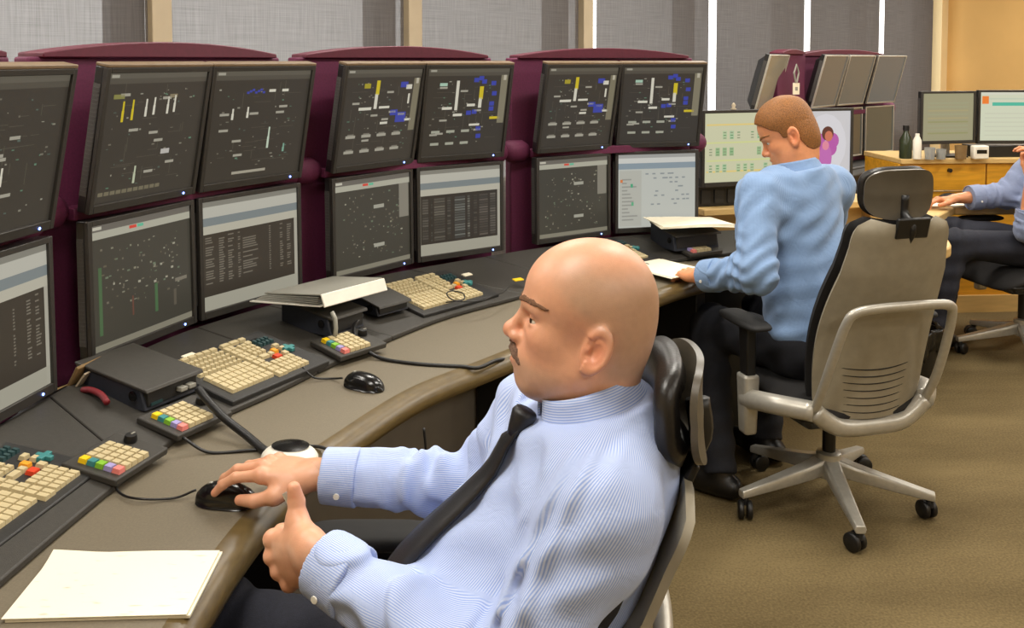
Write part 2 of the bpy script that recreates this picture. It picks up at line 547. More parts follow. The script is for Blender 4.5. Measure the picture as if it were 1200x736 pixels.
# ceiling lamps
def _diff():
    m, n, l, b = newmat('lamp_diffuser')
    b.inputs['Base Color'].default_value = (0.9, 0.88, 0.8, 1)
    b.inputs['Emission Color'].default_value = (1.0, 0.95, 0.86, 1); b.inputs['Emission Strength'].default_value = 3.0
    return m
M['diffuser'] = _diff()
for q, (s, w) in enumerate(LAMPS):
    row = 'added window-side' if w < 2 else 'middle' if w < 4 else 'inner side'
    t = thing('ceiling_light', 'recessed white ceiling light, number %s from the left along the %s row' % (['one', 'two', 'three', 'four', 'five'][q % 5], row), 'lamp', room(s, w, CEIL), RA, 'ceiling lights above the control desks')
    MB().box((0, 0, -0.012), (1.24, 0.34, 0.024)).build('housing', M['white_plastic'], t)
    MB().box((0, 0, -0.028), (1.18, 0.28, 0.008)).build('diffuser', M['diffuser'], t)
    ld = bpy.data.lights.new('ceiling_light_glow', 'AREA')
    ld.shape = 'RECTANGLE'; ld.size = 1.15; ld.size_y = 0.27; ld.energy = LAMP_POWER; ld.color = (1.0, 0.955, 0.87)
    lo = bpy.data.objects.new('ceiling_light_glow', ld); COL.objects.link(lo)
    lo.parent = t; lo.location = (0, 0, -0.036)
# ------------------------------------------------------------------ curved console desk
DESK_Z = 0.72
Dp = [(-0.80, 0.60), (-0.785, 0.95), (-0.751, 1.377), (-0.714, 1.683), (-0.671, 1.906), (-0.555, 2.129), (-0.433, 2.382), (-0.217, 2.75), (0.0, 2.99), (0.25, 3.26), (0.5, 3.48), (0.75, 3.64), (1.0, 3.74)]
Bp = [(-0.47, 0.60), (-0.477, 0.95), (-0.478, 1.3), (-0.469, 1.487), (-0.447, 1.64), (-0.42, 1.78), (-0.375, 1.90), (-0.244, 2.189), (-0.051, 2.438), (0.22, 2.80), (0.505, 3.172), (0.70, 3.36), (0.90, 3.52)]
Ep = [(-1.10, 0.60), (-1.07, 0.95), (-1.035, 1.40), (-0.985, 1.90), (-0.95, 2.10), (-0.885, 2.35), (-0.80, 2.53), (-0.60, 2.85), (-0.40, 3.10), (-0.05, 3.40), (0.12, 3.53), (0.45, 3.76), (0.95, 3.90)]
Dc = catmull([(x, y, 0) for x, y in Dp], 6)
Bc = catmull([(x, y, 0) for x, y in Bp], 6)
Ec = catmull([(x, y, 0) for x, y in Ep], 6)
NCV = len(Dc)

desk = thing('console_desk', 'long curved grey-brown console desk with bronze rounded front edge', 'desk', (-0.2, 2.3, 0))
DB = Vector((-0.2, 2.3, 0))
def normal_out(C, i):
    t = (C[min(i + 1, len(C) - 1)] - C[max(i - 1, 0)]).normalized()
    return Vector((t.y, -t.x, 0))
mb = MB()
vs = []; fs = []
for i in range(NCV):
    a = Dc[i] - normal_out(Dc, i) * 0.06; b = Bc[i]
    vs += [(a.x - DB.x, a.y - DB.y, DESK_Z - 0.03), (b.x - DB.x, b.y - DB.y, DESK_Z - 0.03), (b.x - DB.x, b.y - DB.y, DESK_Z), (a.x - DB.x, a.y - DB.y, DESK_Z)]
for i in range(NCV - 1):
    o = 4 * i; p = o + 4
    for k in range(4):
        fs.append((o + k, o + (k + 1) % 4, p + (k + 1) % 4, p + k))
fs += [(3, 2, 1, 0), tuple(4 * (NCV - 1) + k for k in range(4))]
mb.add(vs, fs).build('worktop', M['laminate'], desk, smooth='auto')
prof = [(-0.002, 0.001), (0.018, 0.0), (0.032, -0.006), (0.043, -0.017), (0.047, -0.030), (0.043, -0.043), (0.03, -0.05), (-0.002, -0.05)]
mb = MB(); vs = []; fs = []
for i in range(NCV):
    nn = normal_out(Bc, i)
    for (u, z) in prof:
        q = Bc[i] + nn * u - DB
        vs.append((q.x, q.y, DESK_Z + z))
NP = len(prof)
for i in range(NCV - 1):
    for k in range(NP):
        fs.append((i * NP + k, i * NP + (k + 1) % NP, (i + 1) * NP + (k + 1) % NP, (i + 1) * NP + k))
fs += [tuple(range(NP - 1, -1, -1)), tuple((NCV - 1) * NP + k for k in range(NP))]
mb.add(vs, fs).build('edge_band', M['edge_band'], desk, smooth='auto')
# modesty panel under the worktop, set back, and black support legs
mb = MB(); vs = []; fs = []
for i in range(NCV):
    nn = normal_out(Bc, i)
    a = Bc[i] - nn * 0.22 - DB; b = Bc[i] - nn * 0.25 - DB
    vs += [(a.x, a.y, 0.06), (a.x, a.y, 0.69), (b.x, b.y, 0.69), (b.x, b.y, 0.06)]
for i in range(NCV - 1):
    o = 4 * i; p = o + 4
    for k in range(4): fs.append((o + k, o + (k + 1) % 4, p + (k + 1) % 4, p + k))
fs += [(3, 2, 1, 0), tuple(4 * (NCV - 1) + k for k in range(4))]
mb.add(vs, fs).build('modesty_panel', M['modesty'], desk, smooth='auto')
for i in (8, 30, 51, 66):
    nn = normal_out(Bc, i); t = Vector((-nn.y, nn.x, 0))
    Mx = Matrix(((nn.x, t.x, 0), (nn.y, t.y, 0), (0, 0, 1)))
    q = Bc[i] - nn * 0.115 - DB
    m_ = MB().box((q.x, q.y, 0.345), (0.19, 0.05, 0.69), Mx)
    f_ = Bc[i] - nn * 0.14 - DB
    m_.box((f_.x, f_.y, 0.02), (0.32, 0.06, 0.04), Mx)
    m_.build('leg', M['black'], desk, bevel=0.004)

# ------------------------------------------------------------------ raised slate deck behind the worktop, in separate panels
deck = thing('console_deck', 'dark slate raised sloping deck carrying the operator keyboards below the monitors', 'console', (-0.4, 2.4, 0))
KB = Vector((-0.4, 2.4, 0))
DK0, DK1 = 0.735, 0.79
def deckpt(i, v):
    a = Dc[i]; b = Ec[i]
    q = a.lerp(b, v)
    return Vector((q.x, q.y, DK0 + (DK1 - DK0) * v))
cuts = [0, 10, 19, 25, 34, 39, 49, 53, 62, 66, NCV - 1]
for c0, c1 in zip(cuts[:-1], cuts[1:]):
    vs = []; fs = []
    for i in range(c0, c1 + 1):
        e = 0.0
        for v, top in ((0, 1), (1, 1), (1, 0), (0, 0)):
            q = deckpt(i, v)
            t = (Dc[min(i + 1, NCV - 1)] - Dc[max(i - 1, 0)]).normalized()
            if i == c0: q = q + t * 0.0015
            if i == c1: q = q - t * 0.0015
            q = q - KB
            vs.append((q.x, q.y, q.z if top else 0.722))
    n = c1 - c0
    for i in range(n):
        o = 4 * i; p = o + 4
        for k in range(4): fs.append((o + k, p + k, p + (k + 1) % 4, o + (k + 1) % 4))
    fs += [(0, 1, 2, 3), (4 * n + 3, 4 * n + 2, 4 * n + 1, 4 * n)]
    MB().add(vs, fs).build('deck_panel', M['slate'], deck, bevel=0.003)
# cabinet base that carries deck and towers
vs = []; fs = []
for i in range(NCV):
    a = Dc[i].lerp(Ec[i], 0.1) - KB; b = Ec[i] - normal_out(Ec, i) * 0.14 - KB
    vs += [(a.x, a.y, 0.0), (a.x, a.y, 0.72), (b.x, b.y, 0.72), (b.x, b.y, 0.0)]
for i in range(NCV - 1):
    o = 4 * i; p = o + 4
    for k in range(4): fs.append((o + k, o + (k + 1) % 4, p + (k + 1) % 4, p + k))
fs += [(3, 2, 1, 0), tuple(4 * (NCV - 1) + k for k in range(4))]
MB().add(vs, fs).build('base_cabinet', M['black'], deck, smooth='auto')

# ------------------------------------------------------------------ maroon towers behind the monitor banks
BANKS = {0: ((-1.03, 1.25), (-0.969, 1.96)),
         1: ((-0.97, 2.121), (-0.637, 2.813)),
         2: ((-0.562, 2.90), (-0.031, 3.424)),
         3: ((0.09, 3.52), (0.77, 3.85))}
tower_labels = {0: 'maroon tower panel behind the leftmost monitors at the picture edge',
                1: 'maroon arched tower panel behind the four nearest fully visible monitors',
                2: 'maroon arched tower panel behind the second four-monitor bank',
                3: 'maroon arched tower panel behind the third four-monitor bank'}
def make_tower(k, p0, p1, label, offs=0.115, zt=1.517, arch=0.03, z0=0.725, ext=0.05, group='maroon tower panels'):
    a = Vector((p0[0], p0[1], 0)); b = Vector((p1[0], p1[1], 0))
    d = (b - a).normalized(); phi = math.atan2(d.y, d.x)
    L = (b - a).length
    nb = Vector((-d.y, d.x, 0))
    t = thing('monitor_tower', label, 'console tower', a + nb * offs, phi, group)
    x0, x1 = -ext, L + ext
    N = 14
    pts = [(x0, 0, z0), (x1, 0, z0), (x1, 0, zt - 0.01)]
    MB().extrude(pts + [(x0, 0, zt - 0.01)], (0, 0, 0), (0, 0.05, 0)).build('back_panel', M['maroon'], t, bevel=0.006)
    top = []
    for i in range(N + 1):
        u = i / N
        top.append((x0 + 0.03 + (x1 - x0 - 0.06) * (1 - u), 0, zt + arch * (1 - (2 * u - 1) ** 2)))
    MB().extrude([(x0 + 0.03, 0, zt - 0.012), (x1 - 0.03, 0, zt - 0.012)] + top, (0, -0.015, 0), (0, 0.075, 0)).build('arched_cap', M['maroon_cap'], t, bevel=0.003)
    for xx in (x0 + 0.01, x1 - 0.01):
        MB().lathe([(0.001, -0.06), (0.028, -0.05), (0.042, -0.028), (0.042, 0.028), (0.028, 0.05), (0.001, 0.06)], 14, (xx, -0.02, 1.15), Matrix.Rotation(PI / 2, 3, 'Y')).build('knuckle', M['maroon'], t, smooth=True)
    MB().box((L / 2, -0.04, 1.142), (L - 0.02, 0.05, 0.03)).build('middle_rail', M['maroon'], t, bevel=0.003)
    return t
for k, (p0, p1) in BANKS.items():
    make_tower(k, p0, p1, tower_labels[k])

# ------------------------------------------------------------------ monitors
def _screen_mat():
    m, n, l, b = newmat('screen_glow')
    at = n.new('ShaderNodeAttribute'); at.attribute_name = 'glow'
    b.inputs['Base Color'].default_value = (0.012, 0.011, 0.010, 1)
    b.inputs['Roughness'].default_value = 0.38
    b.inputs['Emission Strength'].default_value = 1.0
    l.new(at.outputs['Color'], b.inputs['Emission Color'])
    return m
M['screen'] = _screen_mat()

class Pic:
    """flat print for a screen: coloured rectangles in 0..1 coordinates, later ones on top"""
    def __init__(s, bg): s.q = [(0, 0, 1, 1, bg, 0)]
    def r(s, x0, y0, x1, y1, c, l=1): s.q.append((x0, y0, x1, y1, c, l)); return s
    def poly(s, pts, c, l=1): s.q.append((pts, c, l)); return s

DARK = (47, 43, 37)
def pic_process(seed, tall, blue=0, yellow=0, side=False):
    R = random.Random(seed); p = Pic(DARK)
    p.r(0, 0.955, 1, 1, (84, 80, 70)); p.r(0.0, 0.915, 1, 0.955, (70, 66, 57))
    p.r(0.03, 0.962, 0.10, 0.985, (150, 146, 132), 2)
    for k in range(46):
        x = R.uniform(0.05, 0.9); y = R.uniform(0.1, 0.86); w = R.uniform(0.006, 0.03); h = R.uniform(0.005, 0.014)
        p.r(x, y, x + w, y + h, R.choice([(120, 118, 104), (84, 120, 98), (104, 100, 88), (140, 138, 124), (76, 92, 84)]))
    for k in range(26):
        x = R.uniform(0.08, 0.8); y = R.uniform(0.12, 0.8)
        if R.random() < .5: p.r(x, y, x + R.uniform(.05, .2), y + .003, (82, 78, 66))
        else: p.r(x, y, x + .004, y + R.uniform(.05, .16), (82, 80, 66))
    for (x, y, h, c) in tall: p.r(x, y, x + 0.022, y + h * 0.55, c, 2); p.r(x + .004, y + h * .5, x + .02, y + h, c, 2)
    for k in range(7):
        x = R.uniform(0.08, 0.75); y = R.uniform(0.12, 0.82); p.r(x, y, x + 0.09, y + 0.022, (148, 144, 130), 2)
    return p
W_ = (196, 192, 176); Y_ = (190, 170, 24); BL = (46, 58, 150)
def pic_b1ul():
    p = pic_process(3, [(0.16, 0.62, 0.16, Y_), (0.25, 0.63, 0.16, Y_), (0.38, 0.65, 0.14, W_), (0.46, 0.66, 0.14, W_), (0.60, 0.66, 0.14, W_), (0.67, 0.67, 0.14, W_), (0.35, 0.12, 0.14, (170, 176, 150))])
    for i in range(11):
        p.r(0.04 + i * 0.055, 0.055, 0.085 + i * 0.055, 0.085, (104, 98, 78), 2)
    p.r(0.07, 0.80, 0.17, 0.835, (120, 118, 62), 2)
    p.r(0.62, 0.79, 0.70, 0.82, (120, 110, 84), 2)
    p.r(0.6, 0.33, 0.69, 0.37, (170, 166, 160), 2)
    return p
def pic_b1ur():
    p = pic_process(9, [(0.2, 0.56, 0.10, W_), (0.35, 0.57, 0.1, W_), (0.6, 0.27, 0.2, (176, 190, 170)), (0.78, 0.22, .08, (110, 150, 130))])
    for i in range(7): p.r(0.33 + 0.027 * i, 0.79 + 0.012 * (i % 3), 0.355 + 0.027 * i, 0.81 + .012 * (i % 3), BL, 2)
    p.r(0.27, 0.055, 0.62, 0.08, (150, 144, 128), 2); p.r(0.56, 0.80, 0.63, 0.825, W_, 2); p.r(0.7, .80, .77, .825, W_, 2)
    return p
def pic_b2ul():
    p = pic_process(5, [])
    p.r(0.39, 0.58, 0.43, 0.74, W_, 2); p.r(0.395, 0.73, 0.44, 0.88, Y_, 2); p.r(0.24, 0.8, 0.32, 0.85, (150, 138, 30), 2)
    p.r(0.2, 0.57, 0.36, 0.6, W_, 2); p.r(0.46, 0.58, 0.6, 0.605, W_, 2)
    p.r(0.70, 0.42, 0.84, 0.53, BL, 2); p.r(0.62, 0.5, 0.72, 0.56, BL, 2); p.r(0.72, 0.80, 0.82, 0.86, BL, 2)
    p.r(0.8, 0.78, 0.88, 0.83, W_, 2); p.r(0.5, 0.41, 0.6, 0.435, W_, 2); p.r(.83, .43, .92, .455, W_, 2); p.r(.84, .62, .865, .73, W_, 2)
    p.r(0.90, 0.32, 0.985, 0.9, (112, 106, 86), 2); p.r(.93, .84, .965, .9, (170, 164, 146), 3)
    for i in range(4):
        for j in range(2): p.r(0.08 + .2 * i, 0.12 + .16 * j, 0.2 + .2 * i, 0.15 + .16 * j, (150, 146, 132), 2); p.r(0.1 + .2 * i, 0.15 + .16 * j, 0.18 + .2 * i, 0.165 + .16 * j, (110, 106, 94), 2)
    return p
def pic_b2ur():
    p = pic_process(6, [])
    p.r(0.35, 0.52, 0.385, 0.86, W_, 2); p.r(0.64, 0.54, 0.68, 0.66, W_, 2); p.r(0.64, 0.64, 0.69, 0.79, Y_, 2); p.r(0.8, 0.4, 0.93, 0.43, Y_, 2)
    for (x, y) in ((.56, .84), (.62, .86), (.66, .82), (.78, .8), (.8, .68), (.78, .5), (.5, .46), (.57, .47), (.64, .27), (.65, .18), (.78, .56)): p.r(x, y, x + .06, y + .05, BL, 2)
    p.r(0.2, .53, .32, .56, W_, 2); p.r(.15, .8, .24, .835, (150, 180, 160), 2); p.r(.34, .45, .45, .48, W_, 2); p.r(.5, .56, .6, .59, W_, 2); p.r(.55, .33, .68, .355, W_, 2)
    p.r(0.90, 0.35, 0.985, 0.92, (118, 112, 92), 2); p.r(.93, .86, .965, .92, (170, 164, 146), 3)
    for i in range(3):
        for j in range(2): p.r(0.1 + .18 * i, 0.12 + .14 * j, 0.2 + .18 * i, 0.15 + .14 * j, (150, 150, 134), 2)
    return p
def pic_map(seed, bars=True):
    R = random.Random(seed); p = Pic((54, 52, 44))
    p.r(0, 0.945, 1, 1, (96, 92, 84)); p.r(0, 0.885, 1, 0.945, (160, 158, 142)); p.r(0.36, 0.915, 0.43, 0.94, (196, 60, 46), 2); p.r(0.44, 0.915, 0.5, 0.94, (88, 168, 136), 2)
    p.r(0, 0, 1, 0.05, (120, 116, 100)); p.r(.02, 0.96, .1, .985, (180, 176, 160), 2)
    for k in range(90):
        x = R.uniform(0.08, 0.88); y = R.uniform(0.3, 0.82) if bars else R.uniform(.1, .82); w = R.uniform(0.005, 0.028); h = R.uniform(0.006, 0.02)
        p.r(x, y, x + w, y + h, R.choice([(120, 118, 100), (96, 108, 88), (104, 98, 84), (150, 146, 128), (90, 84, 68)]))
    if bars:
        p.r(0.06, 0.12, 0.09, 0.66, (62, 92, 58), 2); p.r(0.6, 0.16, 0.63, 0.4, (62, 96, 60), 2); p.r(.37, .2, .385, .36, (96, 60, 48), 2); p.r(.82, .36, .95, .39, (112, 106, 92), 2); p.r(.8, .16, .83, .3, (82, 76, 64), 2)
    else:
        p.r(0.85, 0.5, 0.985, 0.885, (120, 116, 104), 2); p.r(.5, .65, .64, .69, (150, 148, 134), 2); p.r(.5, .22, .64, .26, (150, 148, 134), 2)
    return p
def pic_table(seed):
    R = random.Random(seed); p = Pic((46, 40, 32))
    p.r(0, 0.95, 1, 1, (120, 118, 108)); p.r(0, 0.85, 1, 0.95, (170, 168, 156)); p.r(0, 0.775, 1, 0.85, (112, 120, 120)); p.r(0, 0.70, 1, 0.775, (168, 164, 148))
    p.r(0, 0, 1, 0.13, (150, 147, 132)); p.r(0.965, 0.0, 1, 0.7, (158, 154, 140)); p.r(0, 0.1, 0.012, 0.7, (150, 146, 130))
    cols = [(0.03, .12), (.16, .22), (.25, .31), (.35, .38), (.4, .56), (.68, .7), (.8, .84), (.88, .93)]
    for (a, b) in cols:
        for j in range(20):
            y = 0.66 - j * 0.022
            if R.random() < 0.85: p.r(a, y, a + (b - a) * R.uniform(.6, 1), y + 0.011, (104, 98, 86), 2)
    return p
def pic_columns(seed):
    R = random.Random(seed); p = pic_table(seed)
    p.r(0.012, 0.13, 0.965, 0.7, (40, 35, 30), 3)
    for (a, b, c) in ((.03, .1, (84, 80, 72)), (.13, .15, (60, 60, 54)), (.17, .3, (92, 88, 78)), (.33, .37, (78, 76, 68)), (.42, .55, (96, 98, 92)), (.58, .61, (110, 108, 98)), (.66, .7, (70, 66, 58)), (.73, .84, (84, 78, 70)), (.87, .94, (92, 88, 80))):
        for j in range(17): k_ = R.uniform(.55, 1); p.r(a, .64 - j * .03, b, .66 - j * .03, tuple(int(q * k_) for q in c), 4)
    return p
def pic_white(seed):
    R = random.Random(seed); p = Pic((176, 178, 170))
    p.r(0, .95, 1, 1, (150, 150, 146)); p.r(0, .80, 1, .88, (126, 140, 148)); p.r(0, .88, 1, .95, (190, 190, 184))
    p.r(.02, .02, .3, .78, (168, 168, 158)); 
    for k in range(30):
        x = R.uniform(.33, .9); y = R.choice([.3, .36, .42, .48, .54, .6, .66, .72]); p.r(x, y, x + .04, y + .02, (130, 136, 136), 2)
    for k in range(12): p.r(.05, .1 + .05 * k, .05 + R.uniform(.06, .2), .12 + .05 * k, (140, 140, 132), 2)
    p.r(.16, .55, .19, .6, (60, 150, 110), 3); p.r(.03, .62, .06, .66, (200, 110, 50), 3); p.r(.17, .3, .2, .35, (90, 160, 120), 3)
    return p
def pic_sheet(seed, base=(192, 192, 160)):
    R = random.Random(seed); p = Pic(base)
    for j, y in enumerate((.82, .56, .30, .14)):
        p.r(0.03, y, .97, y + .025, (212, 190, 120) if j % 3 == 0 else (196, 200, 140), 2)
    for y in (.68, .44, .2):
        for i in range(9):
            if R.random() < .8:
                x = .06 + .1 * i
                p.r(x, y - .06, x + .06, y + .06, R.choice([(170, 190, 150), (160, 186, 150), (190, 190, 160), (140, 174, 128)]), 2)
                for k in range(3): p.r(x + .01, y - .05 + .04 * k, x + .05, y - .035 + .04 * k, R.choice([(96, 140, 96), (130, 140, 110)]), 3)
    return p
def pic_photo():
    p = Pic((196, 194, 196))
    def disc(x, y, rx, ry, c, l):
        x = 0.64 + (x - 0.5) * 0.72; rx *= 0.72
        p.poly([(x + rx * math.cos(a * PI / 8), y + ry * math.sin(a * PI / 8)) for a in range(16)], c, l)
    disc(.5, .5, .42, .46, (206, 204, 208), 1)
    for (x, y) in ((.36, .55), (.64, .55), (.5, .42), (.4, .42), (.6, .44)): disc(x, y, .13, .12, (176, 84, 160), 2)
    disc(.5, .3, .13, .2, (184, 100, 170), 3); disc(.54, .66, .12, .11, (90, 44, 36), 3); disc(.56, .62, .08, .08, (196, 110, 84), 4); disc(.5, .48, .07, .07, (214, 130, 150), 4)
    return p
def pic_far(seed):
    R = random.Random(seed); p = Pic((150, 146, 116))
    for j in range(9):
        p.r(.1, .14 + .08 * j, .9, .17 + .08 * j, R.choice([(140, 140, 96), (160, 150, 112), (150, 150, 120)]), 2)
    return p
def pic_far2():
    p = Pic((200, 204, 180)); p.r(.03, .76, .14, .92, (230, 120, 40), 2); p.r(.2, .72, 1, .79, (70, 176, 150), 2); p.r(0, .95, 1, 1, (206, 206, 190), 1); p.r(.05, .85, 1, .88, (186, 196, 176), 1)
    for j in range(6): p.r(.08, .1 + .09 * j, .95, .12 + .09 * j, (192, 194, 172), 2)
    return p
def pic_plain(c): return Pic(c)

GLOW = {}
def glow(c):
    if c not in GLOW: GLOW[c] = tuple(x * 1.0 for x in lin(*c)[:3])
    return GLOW[c]

def screen_mesh(name, pic, w, h):
    vs = []; fs = []; cs = []
    for q in pic.q:
        if len(q) == 6:
            x0, y0, x1, y1, c, l = q
            pts = [(x0, y0), (x1, y0), (x1, y1), (x0, y1)]
        else:
            pts, c, l = q
        o = len(vs)
        vs += [((x - .5) * w, -0.0002 * l, y * h) for x, y in pts]
        fs.append(tuple(range(o, o + len(pts))))
        cs += [glow(c)] * len(pts)
    me = bpy.data.meshes.new(name)
    me.from_pydata(vs, [], fs); me.update()
    at = me.color_attributes.new('glow', 'FLOAT_COLOR', 'POINT')
    arr = np.ones((len(vs), 4), F32); arr[:, :3] = np.array(cs, F32)
    at.data.foreach_set('color', arr.ravel())
    return me

M['screen_gloss'] = M['screen'].copy(); M['screen_gloss'].name = 'screen_glossy'
M['screen_gloss'].node_tree.nodes['Principled BSDF'].inputs['Roughness'].default_value = 0.24
M['screen_gloss'].node_tree.nodes['Principled BSDF'].inputs['Specular IOR Level'].default_value = 0.9
def make_monitor(label, p0, p1, z, H, pic, tilt=0.0, group=None, depth=0.075, frame='bezel', toptan=False, bz=0.013, bz_low=0.02, led=True, light_back=False, scr='screen'):
    """p0 -> p1 is the lower front edge seen left to right; the front faces right-hand side of that direction"""
    a = Vector((p0[0], p0[1], 0)); b = Vector((p1[0], p1[1], 0))
    d = (b - a).normalized(); W = (b - a).length - 0.004
    phi = math.atan2(d.y, d.x)
    mid = (a + b) / 2
    t = thing('monitor', label, 'monitor', (mid.x, mid.y, z), (tilt, 0, phi), group)
    # casing: tapered back
    m_ = MB()
    x = W / 2
    m_.hexa([(-x, 0.004, 0.0), (x, 0.004, 0.0), (x, 0.03, 0.0), (-x, 0.03, 0.0)], [(-x, 0.004, H), (x, 0.004, H), (x, 0.03, H), (-x, 0.03, H)])
    m_.hexa([(-x + .012, 0.03, 0.012), (x - .012, 0.03, 0.012), (x - .05, depth, 0.05), (-x + .05, depth, 0.05)], [(-x + .012, 0.03, H - .012), (x - .012, 0.03, H - .012), (x - .05, depth, H - .05), (-x + .05, depth, H - .05)])
    m_.build('casing', M['silver'] if light_back else M['black'], t, bevel=0.003)
    # front frame: four bars in one mesh
    f_ = MB()
    f_.box((-x + bz / 2, 0, H / 2), (bz, 0.012, H)); f_.box((x - bz / 2, 0, H / 2), (bz, 0.012, H))
    f_.box((0, 0, bz_low / 2), (W - 2 * bz, 0.012, bz_low)); f_.box((0, 0, H - bz / 2), (W - 2 * bz, 0.012, bz))
    f_.build('bezel', M[frame], t, bevel=0.0015)
    if toptan:
        MB().box((0, 0.012, H + 0.004), (W, 0.036, 0.008)).build('top_cap', M['tan_top'], t, bevel=0.002)
    me = screen_mesh('screen', pic, W - 2 * bz, H - bz - bz_low)
    link('screen', me, M[scr], t, (0, 0.001, bz_low))
    for sx in (-1, 1):
        v_ = MB()
        v_.box((sx * (x + 0.0004), 0.018, H / 2), (0.002, 0.020, H - 0.08))
        for q in range(26):
            v_.box((sx * (x + 0.0010), 0.018, 0.05 + q * (H - 0.1) / 25), (0.003, 0.016, 0.004))
        vo = v_.build('side_vent', M['grey_dark'], t)
        vo['kind'] = 'stuff'
    if led:
        MB().lathe([(0.0005, 0), (0.0032, 0.0005), (0.0032, 0.002), (0.0005, 0.003)], 8, (x - 0.05, -0.006, bz_low * 0.45), Matrix.Rotation(PI / 2, 3, 'X')).build('power_light', M['led'], t)
    MB().box((0, depth + 0.012, H / 2), (0.12, 0.03, 0.12)).build('mount', M['black'], t, bevel=0.004)
    return t

HM = 0.33
ZL = 0.80
ZU = 1.147
TU = math.radians(11)
def pt(px, d): return ((px - 600) / 1100 * d, d)
s_ = 0.97
LOW = {  # bank: (left p0, p1, pic), (right p0, p1, pic)
 '0R': ((-1.022, 1.586), (-0.969, 1.96)),
 '1L': ((-0.97, 2.121), (-0.8435, 2.4735)), '1R': ((-0.8375, 2.483), (-0.637, 2.813)),
 '2L': ((-0.562, 2.90), (-0.340, 3.201)), '2R': ((-0.329, 3.205), (-0.031, 3.424)),
 '3L': ((0.090, 3.521), (0.394, 3.735)), '3R': ((0.413, 3.754), (0.770, 3.85)),
}
ord_ = {'0R': 'at the left picture edge', '1L': 'left of the nearest full bank', '1R': 'right of the nearest full bank', '2L': 'left of the second bank',
        '2R': 'right of the second bank', '3L': 'left of the third bank', '3R': 'right of the third bank'}
lowpic = {'0R': pic_table(1), '1L': pic_map(2), '1R': pic_table(4), '2L': pic_map(8, False), '2R': pic_columns(5), '3L': pic_map(12, False), '3R': pic_white(3)}
lowdesc = {'0R': 'lower monitor with pale window frame and dark list', '1L': 'lower monitor with grey overview page and pale toolbar', '1R': 'lower monitor showing dark text table in pale window',
           '2L': 'lower monitor with dim grey overview page', '2R': 'lower monitor with striped dark columns in pale window', '3L': 'lower monitor with murky grey-brown page', '3R': 'lower monitor with bright pale document page'}
uppic = {'0R': pic_process(21, [(.1, .3, .3, W_), (.25, .5, .16, (150, 150, 130)), (.1, .6, .14, W_), (.5, .3, .12, W_)]), '1L': pic_b1ul(), '1R': pic_b1ur(), '2L': pic_b2ul(), '2R': pic_b2ur(), '3L': pic_b2ul(), '3R': pic_b2ur()}
updesc = {'0R': 'upper tilted monitor with dim process diagram', '1L': 'upper tilted monitor with yellow and white bars on black', '1R': 'upper tilted monitor with small blue and white symbols', '2L': 'upper tilted monitor with one yellow bar and blue blocks',
          '2R': 'upper tilted monitor with white bar, yellow bar and blue marks', '3L': 'upper tilted monitor with yellow bar and blue blob', '3R': 'upper tilted monitor with white bar and scattered blue marks'}
for k, (p0, p1) in LOW.items():
    make_monitor('%s, %s' % (lowdesc[k], ord_[k]), p0, p1, ZL, HM, lowpic[k], -math.radians(0.5), 'monitors of the lower row')
    make_monitor('%s, %s' % (updesc[k], ord_[k]), p0, p1, ZU, HM + 0.012, uppic[k], TU, 'monitors of the upper row', toptan=True)
# bank four: two wider monitors behind the reading man
make_monitor('monitor with pale green spreadsheet left of the reading man\'s face', (0.82, 4.05), (1.18, 4.18), 0.945, 0.335, pic_sheet(2), 0, 'monitors behind the reading man', led=False)
make_monitor('monitor with pink flower picture behind the reading man\'s neck', (1.192, 4.19), (1.567, 4.30), 0.945, 0.335, pic_photo(), 0, 'monitors behind the reading man', led=False)
# ------------------------------------------------------------------ operator keyboards on the deck
def box_mesh(name, x, y, z, m, taper=0.0012):
    mb = MB()
    a, b = x / 2, y / 2
    mb.hexa([(-a, -b, 0), (a, -b, 0), (a, b, 0), (-a, b, 0)], [(-a + taper, -b + taper, z), (a - taper, -b + taper, z), (a - taper, b - taper, z), (-a + taper, b - taper, z)])
    me = mb.mesh(name); me.materials.append(m)
    return me
_km = {}
def key(parent, x, y, w, d, col, name='key', h=0.007, z=0.004):
    kk = (round(w, 4), round(d, 4), col, h)
    if kk not in _km: _km[kk] = box_mesh('key', w, d, h, M[col])
    o = bpy.data.objects.new(name, _km[kk]); COL.objects.link(o)
    o.parent = parent; o.location = (x, y, z)
    return o

